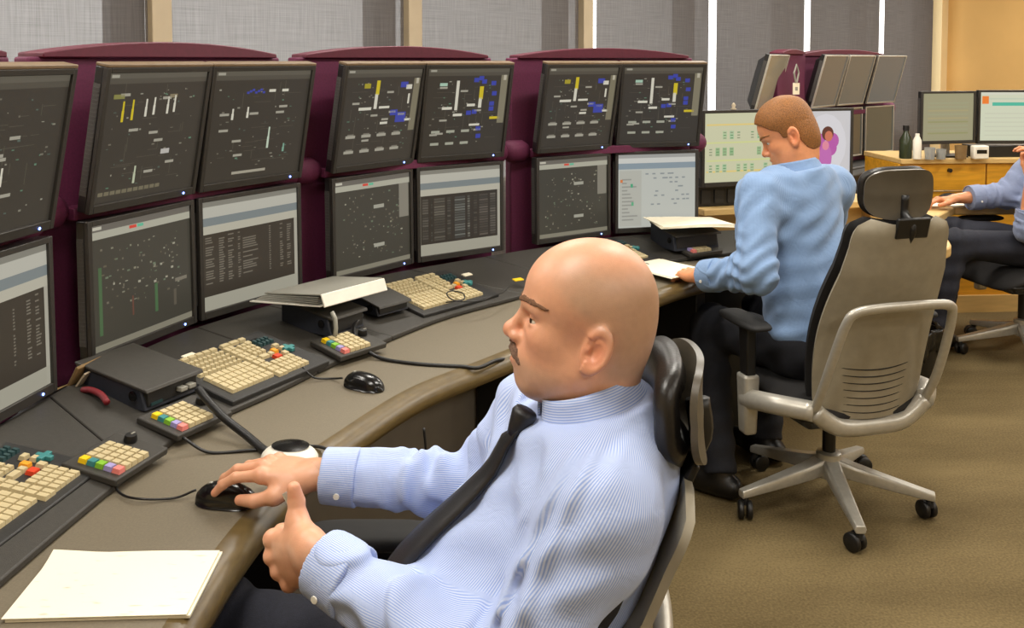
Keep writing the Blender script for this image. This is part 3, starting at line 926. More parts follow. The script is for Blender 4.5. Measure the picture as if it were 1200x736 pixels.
def make_keyboard(label, loc, phi, tilt, joined=False, skip_left=False, KW=0.262, KD=0.188, S=1.0):
    t = thing('operator_keyboard', label, 'keyboard', loc, (tilt, 0, phi), 'operator keyboards on the slate deck')
    t.scale = (S, S, S)
    MB().box((KW / 2, KD / 2, -0.004), (KW + 0.03, KD + 0.03, 0.016)).build('tray', M['slate_dark'], t, bevel=0.003)
    items = []
    # left block
    if not skip_left:
        for i in range(6): items.append((0.008 + 0.0195 * i + 0.0095, 0.181, 0.0178, 0.013, 'key_beige'))
        for r in range(4):
            for c in range(10): items.append((0.008 + 0.0118 * c + 0.0055, 0.160 - 0.0178 * r, 0.0105, 0.0095, 'key_beige'))
        for r in range(4):
            for c in range(8): items.append((0.008 + 0.01475 * c + 0.007, 0.083 - 0.0212 * r, 0.0138, 0.0198, 'key_beige'))
    # column strip
    for r in range(8):
        for c in range(2): items.append((0.138 + 0.0135 * c, 0.160 - 0.0215 * r, 0.0127, 0.0195, 'key_beige'))
    # right block
    for i in range(2): items.append((0.150 + 0.026 * i, 0.181, 0.024, 0.013, 'key_beige'))
    items.append((0.200, 0.181, 0.018, 0.013, 'key_beige')); items.append((0.198, 0.160, 0.016, 0.013, 'key_beige'))
    for r in range(4):
        for c in range(3): items.append((0.169 + 0.0125 * c, 0.156 - 0.0155 * r, 0.011, 0.0125, 'key_beige'))
    for r in range(2):
        for c in range(4): items.append((0.214 + 0.0115 * c, 0.154 - 0.0165 * r, 0.009, 0.012, 'key_darkteal'))
    items.append((0.176, 0.088, 0.024, 0.014, 'key_beige')); items.append((0.197, 0.088, 0.013, 0.014, 'key_beige'))
    items.append((0.214, 0.094, 0.014, 0.017, 'key_orange')); items.append((0.199, 0.070, 0.018, 0.016, 'key_red'))
    items.append((0.236, 0.112, 0.016, 0.012, 'key_beige')); items.append((0.238, 0.094, 0.014, 0.012, 'key_beige'))
    for r in range(3):
        for c in range(5): items.append((0.168 + 0.0132 * c, 0.050 - 0.0195 * r, 0.0122, 0.0178, 'key_beige'))
    items.append((0.224, 0.071, 0.014, 0.016, 'key_beige'))
    if joined:
        groups = {}
        for it in items: groups.setdefault(it[4], []).append(it)
        for col, its in groups.items():
            mb = MB()
            for (x, y, w, d, c) in its: mb.box((x, y, 0.0075), (w, d, 0.007))
            o = mb.build('keys', M[col], t)
            o['kind'] = 'stuff'
    else:
        for (x, y, w, d, c) in items: key(t, x, y, w, d, c)
    # arrow pad: four-armed teal key, status window, legend strip
    mb = MB()
    mb.box((0.249, 0.084, 0.008), (0.010, 0.030, 0.008)); mb.box((0.249, 0.084, 0.008), (0.030, 0.010, 0.0084))
    mb.build('arrow_pad', M['key_teal'], t, bevel=0.001)
    MB().box((0.215, 0.162, 0.0045), (0.05, 0.02, 0.002)).build('display_strip', M['black_gloss'], t)
    return t

make_keyboard('nearest beige-keyed operator keyboard, cut by the left picture edge', (-0.812, 1.415, 0.747), math.radians(82), math.radians(9), S=1.08)
make_keyboard('middle operator keyboard below the nearest full bank of monitors', (-0.622, 2.055, 0.746), math.radians(61), math.radians(10), S=1.12)
make_keyboard('operator keyboard left of the bald man\'s forehead with thin wire across', (-0.262, 2.755, 0.747), math.radians(49), math.radians(10), S=1.15)
make_keyboard('farthest operator keyboard, half hidden behind the bald head', (0.315, 3.36, 0.747), math.radians(38), math.radians(10), joined=True, S=1.12)

# ------------------------------------------------------------------ colour keypads with a knob
def make_keypad(label, loc, phi, tilt=math.radians(8), S=1.0):
    t = thing('colour_keypad', label, 'keypad', loc, (tilt, 0, phi), 'small colour keypads on the slate deck')
    t.scale = (S, S, S)
    MB().box((0.055, 0.048, -0.003), (0.15, 0.12, 0.014)).build('plate', M['slate'], t, bevel=0.003)
    cols = ['key_yellow', 'key_teal', 'key_green', 'key_lilac', 'key_pink']
    # coloured keys run along the far-left edge, beige rows beside them
    for i in range(5):
        key(t, 0.006 + 0.0, 0.078 - 0.0185 * i, 0.0165, 0.0168, cols[i], 'colour_key', h=0.009)
        for j in range(4):
            key(t, 0.0245 + 0.0165 * j, 0.078 - 0.0185 * i, 0.015, 0.0168, 'key_beige', 'key', h=0.009)
    k = MB().lathe([(0.012, 0.0), (0.013, 0.004), (0.011, 0.014), (0.001, 0.0145)], 14, (0.112, 0.062, 0.004)).build('knob', M['black'], t, smooth='auto')
    MB().box((0.006, 0, 0.0), (0.01, 0.003, 0.003)).build('pointer', M['grey_plastic'], k, loc=(0.112, 0.062, 0.018))
    return t
make_keypad('colour keypad beside the nearest keyboard', (-0.715, 1.665, 0.746), math.radians(74))
make_keypad('colour keypad in front of the near slate box, left of the middle keyboard', (-0.67, 1.865, 0.746), math.radians(62))
make_keypad('colour keypad in front of the box under the white binder', (-0.43, 2.365, 0.746), math.radians(50), S=1.05)
make_keypad('small far colour keypad beside the reading man\'s sleeve', (0.70, 3.60, 0.750), math.radians(30), S=1.1)

# ------------------------------------------------------------------ slate boxes with sloping lids between the monitor banks
def make_slate_box(label, loc, phi, w=0.14, d=0.20, h=0.065, ports=True):
    t = thing('slate_box', label, 'box', loc, phi, 'slate boxes on the deck')
    MB().hexa([(0, 0, 0), (w, 0, 0), (w, d, 0), (0, d, 0)], [(0, 0.012, h - 0.012), (w, 0.012, h - 0.012), (w, d, h + 0.012), (0, d, h + 0.012)]).build('body', M['navy_slate'], t, bevel=0.003)
    MB().hexa([(-0.004, -0.012, h - 0.016), (w + 0.004, -0.012, h - 0.016), (w + 0.004, d, h + 0.013), (-0.004, d, h + 0.013)],
              [(-0.004, -0.008, h - 0.008), (w + 0.004, -0.008, h - 0.008), (w + 0.004, d, h + 0.020), (-0.004, d, h + 0.020)]).build('lid', M['slate'], t, bevel=0.002)
    MB().box((w / 2, 0.006, h * 0.45), (w * 0.9, 0.014, h * 0.6)).build('front_plate', M['slate_dark'], t, bevel=0.002)
    if ports:
        for q in (0.62, 0.78):
            MB().box((w * q, -0.006, h * 0.42), (0.018, 0.022, 0.009)).build('plug', M['grey_plastic'], t, bevel=0.001)
        MB().box((w * 0.2, -0.0015, h * 0.22), (0.03, 0.003, 0.006)).build('indicator', M['key_darkteal'], t)
    MB().tube([(-0.004, 0.03, h * 0.55), (-0.007, 0.03, h * 0.55)], 0.011, 10).build('side_jack', M['black_gloss'], t)
    return t
make_slate_box('low dark slate box with two grey plugs, nearest the left edge', (-0.775, 1.945, 0.756), math.radians(62), 0.15, 0.215, 0.058)
make_slate_box('dark slate box under the open white binder', (-0.485, 2.475, 0.757), math.radians(56), 0.13, 0.19, 0.062, ports=False)
make_slate_box('dark slate block right of the binder, behind thick cable', (-0.385, 2.665, 0.760), math.radians(50), 0.12, 0.14, 0.040, ports=False)
make_slate_box('dark slate box carrying loose papers beside the reading man', (0.63, 3.60, 0.757), math.radians(25), 0.21, 0.17, 0.072, ports=False)

# silver clip cable at the binder box
tag(MB().tube([(-0.478, 2.462, 0.83), (-0.468, 2.452, 0.815), (-0.466, 2.45, 0.79), (-0.468, 2.447, 0.766)], 0.006, 8).build('silver_cable_clip', M['grey_plastic'], smooth=True), 'short grey cable clip on the corner of the binder box', 'clip')

# white ring binder lying half open on the slate box
t = thing('ring_binder', 'white ring binder lying half open on the slate box', 'binder', (-0.515, 2.44, 0.8445), math.radians(53))
MB().box((0.135, -0.004, 0.018), (0.235, 0.006, 0.036), Matrix.Rotation(math.radians(-22), 3, 'X')).build('spine', M['white_plastic'], t, bevel=0.002)
MB().hexa([(0.018, 0.006, 0.0), (0.25, 0.006, 0.0), (0.24, 0.20, 0.0), (-0.06, 0.20, 0.0)], [(0.018, 0.006, 0.003), (0.25, 0.006, 0.003), (0.24, 0.20, 0.003), (-0.06, 0.20, 0.003)]).build('lower_cover', M['white_plastic'], t)
MB().hexa([(0.018, 0.006, 0.031), (0.25, 0.006, 0.033), (0.24, 0.20, 0.012), (-0.01, 0.20, 0.012)], [(0.018, 0.006, 0.034), (0.25, 0.006, 0.036), (0.24, 0.20, 0.015), (-0.01, 0.20, 0.015)]).build('upper_cover', M['grey_plastic'], t)
mb = MB()
for q in range(5):
    z0 = 0.004 + q * 0.005; z1 = 0.0035 + q * 0.0016; e = -0.05 + 0.008 * q
    mb.hexa([(0.016, 0.012, z0), (0.245, 0.012, z0), (0.235, 0.195, z1), (e, 0.195, z1)], [(0.016, 0.012, z0 + .002), (0.245, 0.012, z0 + .002), (0.235, 0.195, z1 + .001), (e, 0.195, z1 + .001)])
o = mb.build('pages', M['grey_plastic'], t); o['kind'] = 'stuff'

# loose papers on the far box
t = thing('paper_stack', 'loose white papers on the far slate box beside the reading man', 'paper', (0.60, 3.60, 0.8465), math.radians(8))
R = random.Random(4)
for q in range(3):
    def fn(u, v, q=q): return ((u - .12) * 0.30 + .004 * q, (v - .1) * 0.21 - 0.02 + .003 * q, 0.006 + 0.0025 * q + 0.010 * max(0, .25 - u) ** 1 + .006 * math.sin(3 * u + v))
    MB().grid(fn, 8, 5, 0.0012).build('sheet', M['paper'], t, rot=(0, 0, 0.06 * q), smooth='auto')

# paper pad in front, bottom left
def pad_print():
    m, n, l, b = newmat('pad_paper')
    b.inputs['Roughness'].default_value = 0.8
    tc = n.new('ShaderNodeTexCoord'); mp = n.new('ShaderNodeMapping'); mp.inputs['Rotation'].default_value = (0, 0, 0.5); mp.inputs['Scale'].default_value = (14, 60, 1)
    nz = n.new('ShaderNodeTexNoise'); nz.inputs['Scale'].default_value = 1.6; nz.inputs['Detail'].default_value = 2
    rp = n.new('ShaderNodeValToRGB'); rp.color_ramp.elements[0].position = 0.28; rp.color_ramp.elements[0].color = lin(196, 188, 168)
    rp.color_ramp.elements[1].position = 0.36; rp.color_ramp.elements[1].color = lin(244, 236, 212)
    l.new(tc.outputs['Object'], mp.inputs['Vector']); l.new(mp.outputs['Vector'], nz.inputs['Vector']); l.new(nz.outputs['Fac'], rp.inputs['Fac']); l.new(rp.outputs['Color'], b.inputs['Base Color'])
    return m
M['pad_paper'] = pad_print()
t = thing('paper_pad', 'white paper pad with faint pencil notes on the near desk', 'paper', (-0.583, 1.352, DESK_Z))
PQ = [(-0.722 + .592, 1.47 - 1.39), (-0.712 + .592, 1.30 - 1.39), (-0.459 + .592, 1.311 - 1.39), (-0.466 + .592, 1.482 - 1.39)]
def padf(u, v, z, sx=0.0):
    a = Vector(PQ[1]).lerp(Vector(PQ[2]), u); b = Vector(PQ[0]).lerp(Vector(PQ[3]), u)
    q = a.lerp(b, v)
    lift = 0.008 * max(0, v - 0.8) / 0.2 * max(0, 0.3 - u) / 0.3
    return (q.x + sx, q.y + 0.5 * sx, z + lift)
MB().grid(lambda u, v: padf(u, v, 0.0042), 10, 8, 0.0036).build('page_block', M['paper'], t, smooth='auto')
MB().grid(lambda u, v: padf(u, v, 0.0072 + 0.0022 * math.sin(3.1 * u) * math.sin(2 * v), -0.004), 12, 8, 0.001).build('top_sheet', M['pad_paper'], t, smooth='auto')

# printed sheet under the reading man's hand
t = thing('printed_sheet', 'white printed sheets under the reading man\'s left hand', 'paper', (0.56, 3.37, 0.742), math.radians(35))
for q in range(2):
    MB().box((0, 0, 0.0015 + .002 * q), (0.20 - .01 * q, 0.25, 0.0016)).build('sheet', M['paper'], t, rot=(0, 0, .05 * q))
for x, y in ((-0.055, 0.085), (-0.035, 0.083)):
    MB().box((x, y, 0.0047), (0.006, 0.022, 0.0006)).build('ink_mark', M['black'], t, rot=(0, 0, -.3))

# ------------------------------------------------------------------ mice, cables
def make_mouse(label, loc, phi, body, S=1.0, wheel=True):
    t = thing('computer_mouse', label, 'mouse', loc, phi)
    L, Wd, H = 0.115 * S, 0.062 * S, 0.036 * S
    def fn(u, v):
        x = (u - 0.5) * L
        taper = 1 - 0.25 * abs(2 * u - 1) ** 2.5
        end = math.sqrt(max(0.0, 1 - abs(2 * u - 1) ** 3.2))
        a = PI * v
        return (x, -math.cos(a) * Wd / 2 * taper * max(end, 0.02) * (1 - .12 * math.sin(PI * u)), 0.002 + H * (math.sin(a) ** 0.75) * end * (0.72 + 0.28 * math.sin(PI * (u * 0.8 + 0.02))))
    mb = MB().grid(fn, 18, 12)
    # underside
    n0 = 13
    mb.f.append(tuple([i * n0 for i in range(19)] + [i * n0 + 12 for i in range(18, -1, -1)]))
    mb.build('shell', body, t, smooth=True)
    MB().tube([(L * .5 - .05 * S, 0, H * 0.96), (L * .5 - .03 * S, 0, H * .9), (L * .5 - .014 * S, 0, H * 0.70)], 0.0016, 6).build('button_gap', M['black_matte'], t)
    if wheel: MB().lathe([(0.001, -0.003), (0.008, -0.003), (0.008, 0.003), (0.001, 0.003)], 12, (L * .5 - 0.03 * S, 0, H * 0.80), Matrix.Rotation(PI / 2, 3, 'X')).build('wheel', M['grey_plastic'], t)
    return t
make_mouse('black mouse alone on the worktop below the binder', (-0.352, 2.195, DESK_Z), math.radians(150), M['black_gloss'])
make_mouse('black mouse under the bald man\'s right hand', (-0.502, 1.612, DESK_Z), math.radians(170), M['black_gloss'], 1.02)

# white oval scanner / mouse with black window at the desk edge
t = thing('white_scanner', 'white oval scanner with black window at the desk edge', 'scanner', (-0.432, 1.785, DESK_Z), math.radians(75))
def fs_(u, v):
    a = 2 * PI * u
    b = PI / 2 * v
    ex = 0.047 * math.cos(a); ey = 0.058 * math.sin(a)
    return (ex * math.cos(b * .999), ey * math.cos(b * .999), 0.034 * math.sin(b) ** .7)
MB().grid(fs_, 24, 8).build('shell', M['white_plastic'], t, smooth=True)
def fw_(u, v):
    a = 2 * PI * u
    return (0.030 * v * math.cos(a) + 0.004, 0.038 * v * math.sin(a), 0.0352 - 0.004 * v * v)
MB().grid(fw_, 20, 5).build('window', M['black_gloss'], t, smooth=True)
MB().lathe([(0.05, 0), (0.052, 0.004), (0.048, 0.007), (0.001, 0.0075)], 24).build('foot', M['grey_plastic'], t, smooth='auto')

def cable(label, pts, r, m=None, name='cable', cat='cable'):
    c = catmull(pts, 8)
    return tag(MB().tube(c, r, 8).build(name, m or M['black'], smooth=True), label, cat)
zc = DESK_Z + 0.004
cable('thin black mouse cord from the hand mouse to the deck', [(-0.562, 1.632, zc + .012), (-0.60, 1.625, zc), (-0.66, 1.615, zc + .004), (-0.705, 1.645, zc + .002), (-0.73, 1.67, 0.748)], 0.0022)
cable('black mouse cord from the lone mouse up to the deck', [(-0.41, 2.23, zc + .008), (-0.44, 2.25, zc), (-0.48, 2.24, zc + .006), (-0.51, 2.25, 0.752)], 0.0025)
cable('thick black cable crossing the worktop from the binder box to the edge', [(-0.42, 2.60, 0.785), (-0.43, 2.52, 0.768), (-0.40, 2.44, 0.750), (-0.34, 2.40, zc + .002), (-0.24, 2.36, zc), (-0.13, 2.34, zc), (-0.085, 2.33, zc), (-0.045, 2.38, zc + .001), (-0.015, 2.45, DESK_Z - 0.012)], 0.005)
cable('flat black strap running from the near slate box to the white scanner', [(-0.67, 1.97, 0.80), (-0.645, 1.95, 0.782), (-0.595, 1.91, 0.757), (-0.54, 1.87, 0.738), (-0.49, 1.82, zc + .004), (-0.465, 1.80, zc + .006)], 0.0085)
cable('thin black cord along the worktop past the white scanner', [(-0.655, 1.83, 0.750), (-0.60, 1.82, zc), (-0.52, 1.83, zc), (-0.42, 1.85, zc), (-0.36, 1.82, zc + .001), (-0.325, 1.76, DESK_Z - 0.03)], 0.0032)
cable('thin dark wire looping over the keyboard left of the forehead', [(-0.20, 2.80, 0.768), (-0.17, 2.79, 0.775), (-0.145, 2.80, 0.778), (-0.15, 2.84, 0.785), (-0.185, 2.865, 0.787), (-0.20, 2.84, 0.783), (-0.17, 2.79, 0.776), (-0.10, 2.80, 0.772), (-0.06, 2.86, 0.772), (-0.03, 2.93, 0.765), (-0.01, 2.98, 0.772)], 0.002)
cable('cord hanging below the desk edge beside the forearm', [(-0.20, 2.09, 0.665), (-0.195, 2.085, 0.60), (-0.20, 2.08, 0.50), (-0.19, 2.09, 0.40), (-0.18, 2.10, 0.3)], 0.003)

# brown card folder and red strip tucked beside the left monitors
t = thing('card_folder', 'brown card folder tucked between the left monitors and the deck', 'folder', (-0.948, 2.055, 0.775), math.radians(75))
MB().box((0, 0, 0.030), (0.09, 0.008, 0.06), Matrix.Rotation(math.radians(30), 3, 'X')).build('cover', M['tan_card'], t, bevel=0.002)
MB().box((0.0, -0.014, 0.022), (0.08, 0.004, 0.05), Matrix.Rotation(math.radians(38), 3, 'X')).build('inner_sheet', M['mullion'], t)
cable('curved dark red strap lying on the deck by the near box', [(-0.93, 2.00, 0.785), (-0.905, 1.985, 0.79), (-0.875, 1.965, 0.787), (-0.85, 1.935, 0.782)], 0.007, M['red_card'], 'red_strap', 'strap')
# small yellow tag and white labels on the deck
t = tag(MB().box((0, 0, 0.002), (0.035, 0.02, 0.004)).build('yellow_tag', M['key_yellow'], loc=(0.02, 3.10, 0.765), rot=(0.15, 0, 0.6), bevel=0.001), 'small yellow tag on the deck beside the bald forehead', 'tag')
tag(MB().box((0, 0, 0.002), (0.035, 0.02, 0.004)).build('white_label', M['paper'], loc=(-0.775, 2.22, 0.788), rot=(0.15, 0, 1.1), bevel=0.001), 'small white label on the deck above the middle keyboard', 'label')
tag(MB().box((0, 0, 0.002), (0.035, 0.02, 0.004)).build('white_label', M['paper'], loc=(-0.15, 3.09, 0.784), rot=(0.15, 0, 0.8), bevel=0.001), 'small white label on the deck above the keyboard left of the forehead', 'label')
# ------------------------------------------------------------------ office chairs (local: origin on the floor below the column, +x forward)
M['headrest_back'] = mat('headrest_back', (84, 78, 68), 0.34, var=0.08, scale=20)
def make_chair(label, loc, phi, rec=14, head_tilt=0, base_rot=0, arms=(1, -1), simple=False, seat_z=0.445, spread=0.0, sleeve_top=0.475, head_up=0.0, Hb=0.55, hs=1.0, bw=1.0, head_fwd=0.0, curve=0.045):
    t = thing('office_chair', label, 'chair', loc, phi, 'ergonomic office chairs')
    # base
    MB().lathe([(0.001, 0.10), (0.042, 0.10), (0.046, 0.115), (0.040, 0.18), (0.030, 0.185), (0.001, 0.186)], 20).build('hub', M['silver'], t, smooth='auto')
    MB().lathe([(0.022, 0.18), (0.022, 0.36), (0.001, 0.36)], 16).build('gas_column', M['black'], t, smooth='auto')
    for k in range(5):
        a = base_rot - phi + k * 2 * PI / 5
        c, s = math.cos(a), math.sin(a)
        mb = MB()
        N = 6
        rings = []
        for i in range(N + 1):
            u = i / N
            r = 0.03 + 0.30 * u
            zt = 0.165 - 0.075 * u ** 0.9; h = 0.055 - 0.03 * u; w = 0.030 - 0.012 * u
            ring = [(r, -w, zt - 0.012), (r, -w * 0.75, zt), (r, w * 0.75, zt), (r, w, zt - 0.012), (r, w * 0.8, zt - h), (r, -w * 0.8, zt - h)]
            rings += [(x * c - y * s, x * s + y * c, z) for x, y, z in ring]
        fs = []
        for i in range(N):
            for q in range(6): fs.append((i * 6 + q, i * 6 + (q + 1) % 6, (i + 1) * 6 + (q + 1) % 6, (i + 1) * 6 + q))
        fs += [(5, 4, 3, 2, 1, 0), tuple(N * 6 + q for q in range(6))]
        mb.add(rings, fs).build('leg', M['silver'], t, bevel=0.003)
        # caster: hood and two wheels, swivelled at random
        ca = a + [0.6, -0.9, 2.2, 1.3, -2.0][k]
        Mx = Matrix.Rotation(ca, 3, 'Z')
        px, py = 0.315 * c, 0.315 * s
        cm = MB()
        for sy in (-1, 1):
            W = Matrix.Rotation(PI / 2, 3, 'X')
            off = Mx @ Vector((-0.015, sy * 0.014, 0))
            cm.lathe([(0.001, -0.009), (0.026, -0.009), (0.030, -0.005), (0.030, 0.005), (0.026, 0.009), (0.001, 0.009)], 18, (px + off.x, py + off.y, 0.030), Mx @ W)
        o = cm.build('caster', M['black'], t, smooth='auto')
        hood = Mx @ Vector((-0.012, 0, 0))
        MB().lathe([(0.001, 0.0), (0.012, 0.0), (0.012, 0.03), (0.001, 0.03)], 10, (px, py, 0.042)).build('stem', M['black_matte'], o)
    # mechanism and seat
    MB().hexa([(-0.16, -0.10, 0.335), (0.14, -0.10, 0.335), (0.14, 0.10, 0.335), (-0.16, 0.10, 0.335)], [(-0.20, -0.16, seat_z - .06), (0.2, -0.16, seat_z - .06), (0.2, 0.16, seat_z - .06), (-0.20, 0.16, seat_z - .06)]).build('mechanism', M['black_matte'], t, bevel=0.01)
    MB().tube([(-0.02, 0.10, 0.355), (-0.02, 0.22, 0.355), (-0.02, 0.25, 0.35)], 0.009, 8).build('lever', M['black'], t, smooth='auto')
    def sf(u, v):
        a = 2 * PI * u
        e = 0.38
        cx = math.copysign(abs(math.cos(a)) ** e, math.cos(a)); cy = math.copysign(abs(math.sin(a)) ** e, math.sin(a))
        q = math.sin(PI * (v - .5)); w = math.cos(PI * (v - .5)) ** 0.35
        x = 0.02 + 0.245 * cx * w; y = 0.245 * cy * w
        return (x, y, seat_z - 0.035 + 0.038 * q - 0.05 * max(0, (x - .13) / .13) ** 2 - .02 * max(0, (-x - .1) / .13) ** 2)
    MB().grid(sf, 40, 12).build('seat', M['mesh_fabric'], t, smooth=True)
    MB().hexa([(-0.19, -0.20, seat_z - .10), (0.20, -0.20, seat_z - .11), (0.20, 0.20, seat_z - .11), (-0.19, 0.20, seat_z - .10)], [(-0.22, -0.235, seat_z - .055), (0.24, -0.235, seat_z - .065), (0.24, 0.235, seat_z - .065), (-0.22, 0.235, seat_z - .055)]).build('seat_pan', M['black'], t, bevel=0.015)
    # reclining back, pivot near the rear of the seat
    PV = Vector((-0.20, 0, 0.44))
    RY = Matrix.Rotation(-math.radians(rec), 3, 'Y')
    def B(x, y, z): return PV + RY @ Vector((x, y, z))
    def hw(v):
        base = 0.205 + 0.03 * math.sin(PI * min(1, v * 1.15)) - 0.02 * v
        if v > 0.86: base *= math.sqrt(max(0.0, 1 - ((v - 0.86) / 0.14) ** 4)) * 0.34 + 0.66
        if v < 0.10: base *= 0.86 + 0.14 * math.sqrt(max(0, 1 - ((0.10 - v) / 0.10) ** 2))
        return base * bw
    def bx(u, v):
        lum = 0.035 * math.sin(PI * min(1, v / 0.75)) * 0.8
        return lum - 0.01 * v + curve * u * u
    def back(dx):
        return lambda a, b: B(bx(2 * a - 1, b) + dx, (2 * a - 1) * hw(b), b * (Hb + 0.05) - 0.05)
    MB().grid(back(-0.034), 20, 40, 0.012).build('back_shell', M['shell'], t, smooth='auto')
    MB().grid(back(0.0), 20, 40, -0.026).build('back_pad', M['mesh_fabric'], t, smooth='auto')
    for q in range(7):
        v = 0.05 + q * 0.036
        path = [B(bx(u, v) - 0.0472 - 0.007 * u * u, u * hw(v) * 0.86, v * (Hb + 0.05) - 0.05 - 0.012 * (1 - u * u)) for u in [i / 8 - 1 for i in range(17)]]
        MB().tube(path, 0.0022, 6).build('flex_slot', M['black_matte'], t)
    # silver loop frame behind the lower back
    loop = []
    half = [(-0.02, 0.225, -0.02), (-0.045, 0.228, 0.08), (-0.062, 0.222, 0.20), (-0.075, 0.208, 0.315), (-0.082, 0.18, 0.352), (-0.092, 0.10, 0.366)]
    for (x, y, z) in half + [(-0.098, 0, 0.370)] + [(x, -y, z) for x, y, z in half[::-1]]:
        loop.append(B(x, y * bw, z))
    MB().tube(catmull(loop, 5), 0.016, 10, flat=0.8).build('back_frame', M['silver'], t, smooth=True)
    MB().tube(catmull([B(-0.02, 0.225 * bw, -0.02), B(-0.03, 0.18 * bw, -0.05), B(-0.04, 0.1, -0.075), B(-0.04, 0, -0.08), B(-0.04, -0.1, -0.075), B(-0.03, -0.18 * bw, -0.05), B(-0.02, -0.225 * bw, -0.02)], 4), 0.024, 10, flat=1.2).build('lower_crossbar', M['silver'], t, smooth=True)
    # arms
    for sy in arms:
        yy = (0.285 + spread) * sy
        MB().tube(catmull([B(-0.02, 0.225 * bw * sy, -0.02), Vector((-0.13, 0.275 * sy, 0.415)), Vector((-0.04, 0.30 * sy, 0.40)), Vector((0.02, 0.30 * sy, 0.385))], 5), [0.03] * 16, 10, flat=1.1).build('arm_bracket', M['silver'], t, smooth=True)
        MB().hexa([(0.0, 0.29 * sy - .022, 0.265), (0.055, 0.29 * sy - .022, 0.265), (0.055, 0.29 * sy + .022, 0.265), (0.0, 0.29 * sy + .022, 0.265)],
                  [(-0.03, 0.305 * sy - .028, sleeve_top), (0.035, 0.305 * sy - .028, sleeve_top), (0.035, 0.305 * sy + .028, sleeve_top), (-0.03, 0.305 * sy + .028, sleeve_top)]).build('arm_sleeve', M['silver'], t, bevel=0.010)
        MB().hexa([(-0.02, 0.305 * sy - .018, 0.46), (0.025, 0.305 * sy - .018, 0.46), (0.025, 0.305 * sy + .018, 0.46), (-0.02, 0.305 * sy + .018, 0.46)],
                  [(-0.03, 0.31 * sy - .018, 0.635), (0.03, 0.31 * sy - .018, 0.635), (0.03, 0.31 * sy + .018, 0.635), (-0.03, 0.31 * sy + .018, 0.635)]).build('arm_post', M['black'], t, bevel=0.006)
        def af(u, v, yy=0.31 * sy):
            a = 2 * PI * u; e = 0.5
            cx = math.copysign(abs(math.cos(a)) ** e, math.cos(a)); cy = math.copysign(abs(math.sin(a)) ** e, math.sin(a))
            w = math.cos(PI * (v - .5)) ** 0.4
            return (0.02 + 0.125 * cx * w, yy + 0.046 * cy * w, 0.648 + 0.015 * math.sin(PI * (v - .5)))
        MB().grid(af, 28, 8).build('arm_pad', M['black_matte'], t, smooth=True)
    # headrest on a bracket
    HC = B(head_fwd, 0, Hb + 0.115 + head_up)
    HR = RY @ Matrix.Rotation(math.radians(head_tilt), 3, 'Y')
    def Hh(x, y, z): return HC + HR @ Vector((x, y, z))
    MB().tube(catmull([B(-0.035, 0, Hb - 0.06), B(-0.045, 0, Hb - 0.005), Hh(-0.046, 0, -0.055), Hh(-0.040, 0, 0.0)], 4), 0.013, 8, flat=1.4).build('headrest_stem', M['black'], t, smooth=True)
    bk = MB(); bk.extrude([B(-0.056, -0.055, Hb - 0.038), B(-0.056, 0.055, Hb - 0.038), B(-0.056, 0.055, Hb + 0.025), B(-0.056, -0.055, Hb + 0.025)], (0, 0, 0), RY @ Vector((0.014, 0, 0)))
    bk.build('headrest_bracket', M['black'], t, bevel=0.004)
    def hp(off, thick, grow):
        def fn(a, b):
            u = 2 * a - 1; v = 2 * b - 1
            n = 3.2
            # squircle map
            r = max(abs(u), abs(v)); ln = (abs(u) ** n + abs(v) ** n) ** (1 / n)
            k = r / ln if ln > 0 else 0
            y = u * k * (0.132 * hs + grow); z = v * k * (0.088 * hs + grow)
            x = off + 0.034 * (y / 0.13) ** 2 - 0.012 * (z / .09) ** 2 + 0.012 * max(0, z / .09)
            edge = max(0.0, 1 - r ** 6)
            return Hh(x + thick * edge ** .5, y, z)
        return fn
    MB().grid(hp(-0.01, 0.034, 0.0), 20, 16, 0.03).build('headrest_pad', M['leather'], t, smooth=True)
    MB().grid(hp(-0.034, 0.0, -0.003), 20, 16, 0.010).build('headrest_shell', M['headrest_back'], t, smooth='auto')
    return t
make_chair('grey office chair with headrest that the bald man leans back in', (-0.235, 1.33, 0), math.radians(180), rec=25.5, head_tilt=24, base_rot=0.4, sleeve_top=0.60, head_up=-0.035, hs=0.86, head_fwd=0.010, bw=0.90, curve=0.012)
make_chair('grey office chair with five-star base behind the reading man', (1.068, 3.10, 0), math.radians(105), rec=14, head_tilt=6, Hb=0.605, bw=0.88, hs=0.90, head_fwd=0.05, head_up=-0.045, base_rot=math.radians(-92))
make_chair('dark office chair of the man cut off by the right picture edge', (2.60, 4.72, 0), math.radians(190), rec=12, base_rot=math.radians(180), seat_z=0.47)
# ------------------------------------------------------------------ shelf under the monitors behind the reading man
t = thing('monitor_stand', 'long black slotted stand under the monitors behind the reading man', 'stand', (1.19, 4.26, 0), math.radians(17.5))
MB().box((0, 0.05, 0.895), (0.80, 0.16, 0.09)).build('body', M['black'], t, bevel=0.004)
for q in range(12): MB().box((-0.36 + q * 0.065, -0.032, 0.895), (0.045, 0.006, 0.06)).build('slot', M['slate_dark'], t)
t = thing('side_desk', 'tan wooden side desk behind the reading man', 'desk', (1.25, 4.30, 0), math.radians(17.5))
MB().box((0, 0.1, 0.835), (0.95, 0.44, 0.03)).build('top', M['wood_tan'], t, bevel=0.004)
MB().box((0, 0.02, 0.43), (0.90, 0.03, 0.78)).build('front_panel', M['wood_tan'], t)
for sx in (-.45, .45): MB().box((sx, 0.12, 0.41), (0.03, 0.36, 0.82)).build('side_panel', M['wood_tan'], t)

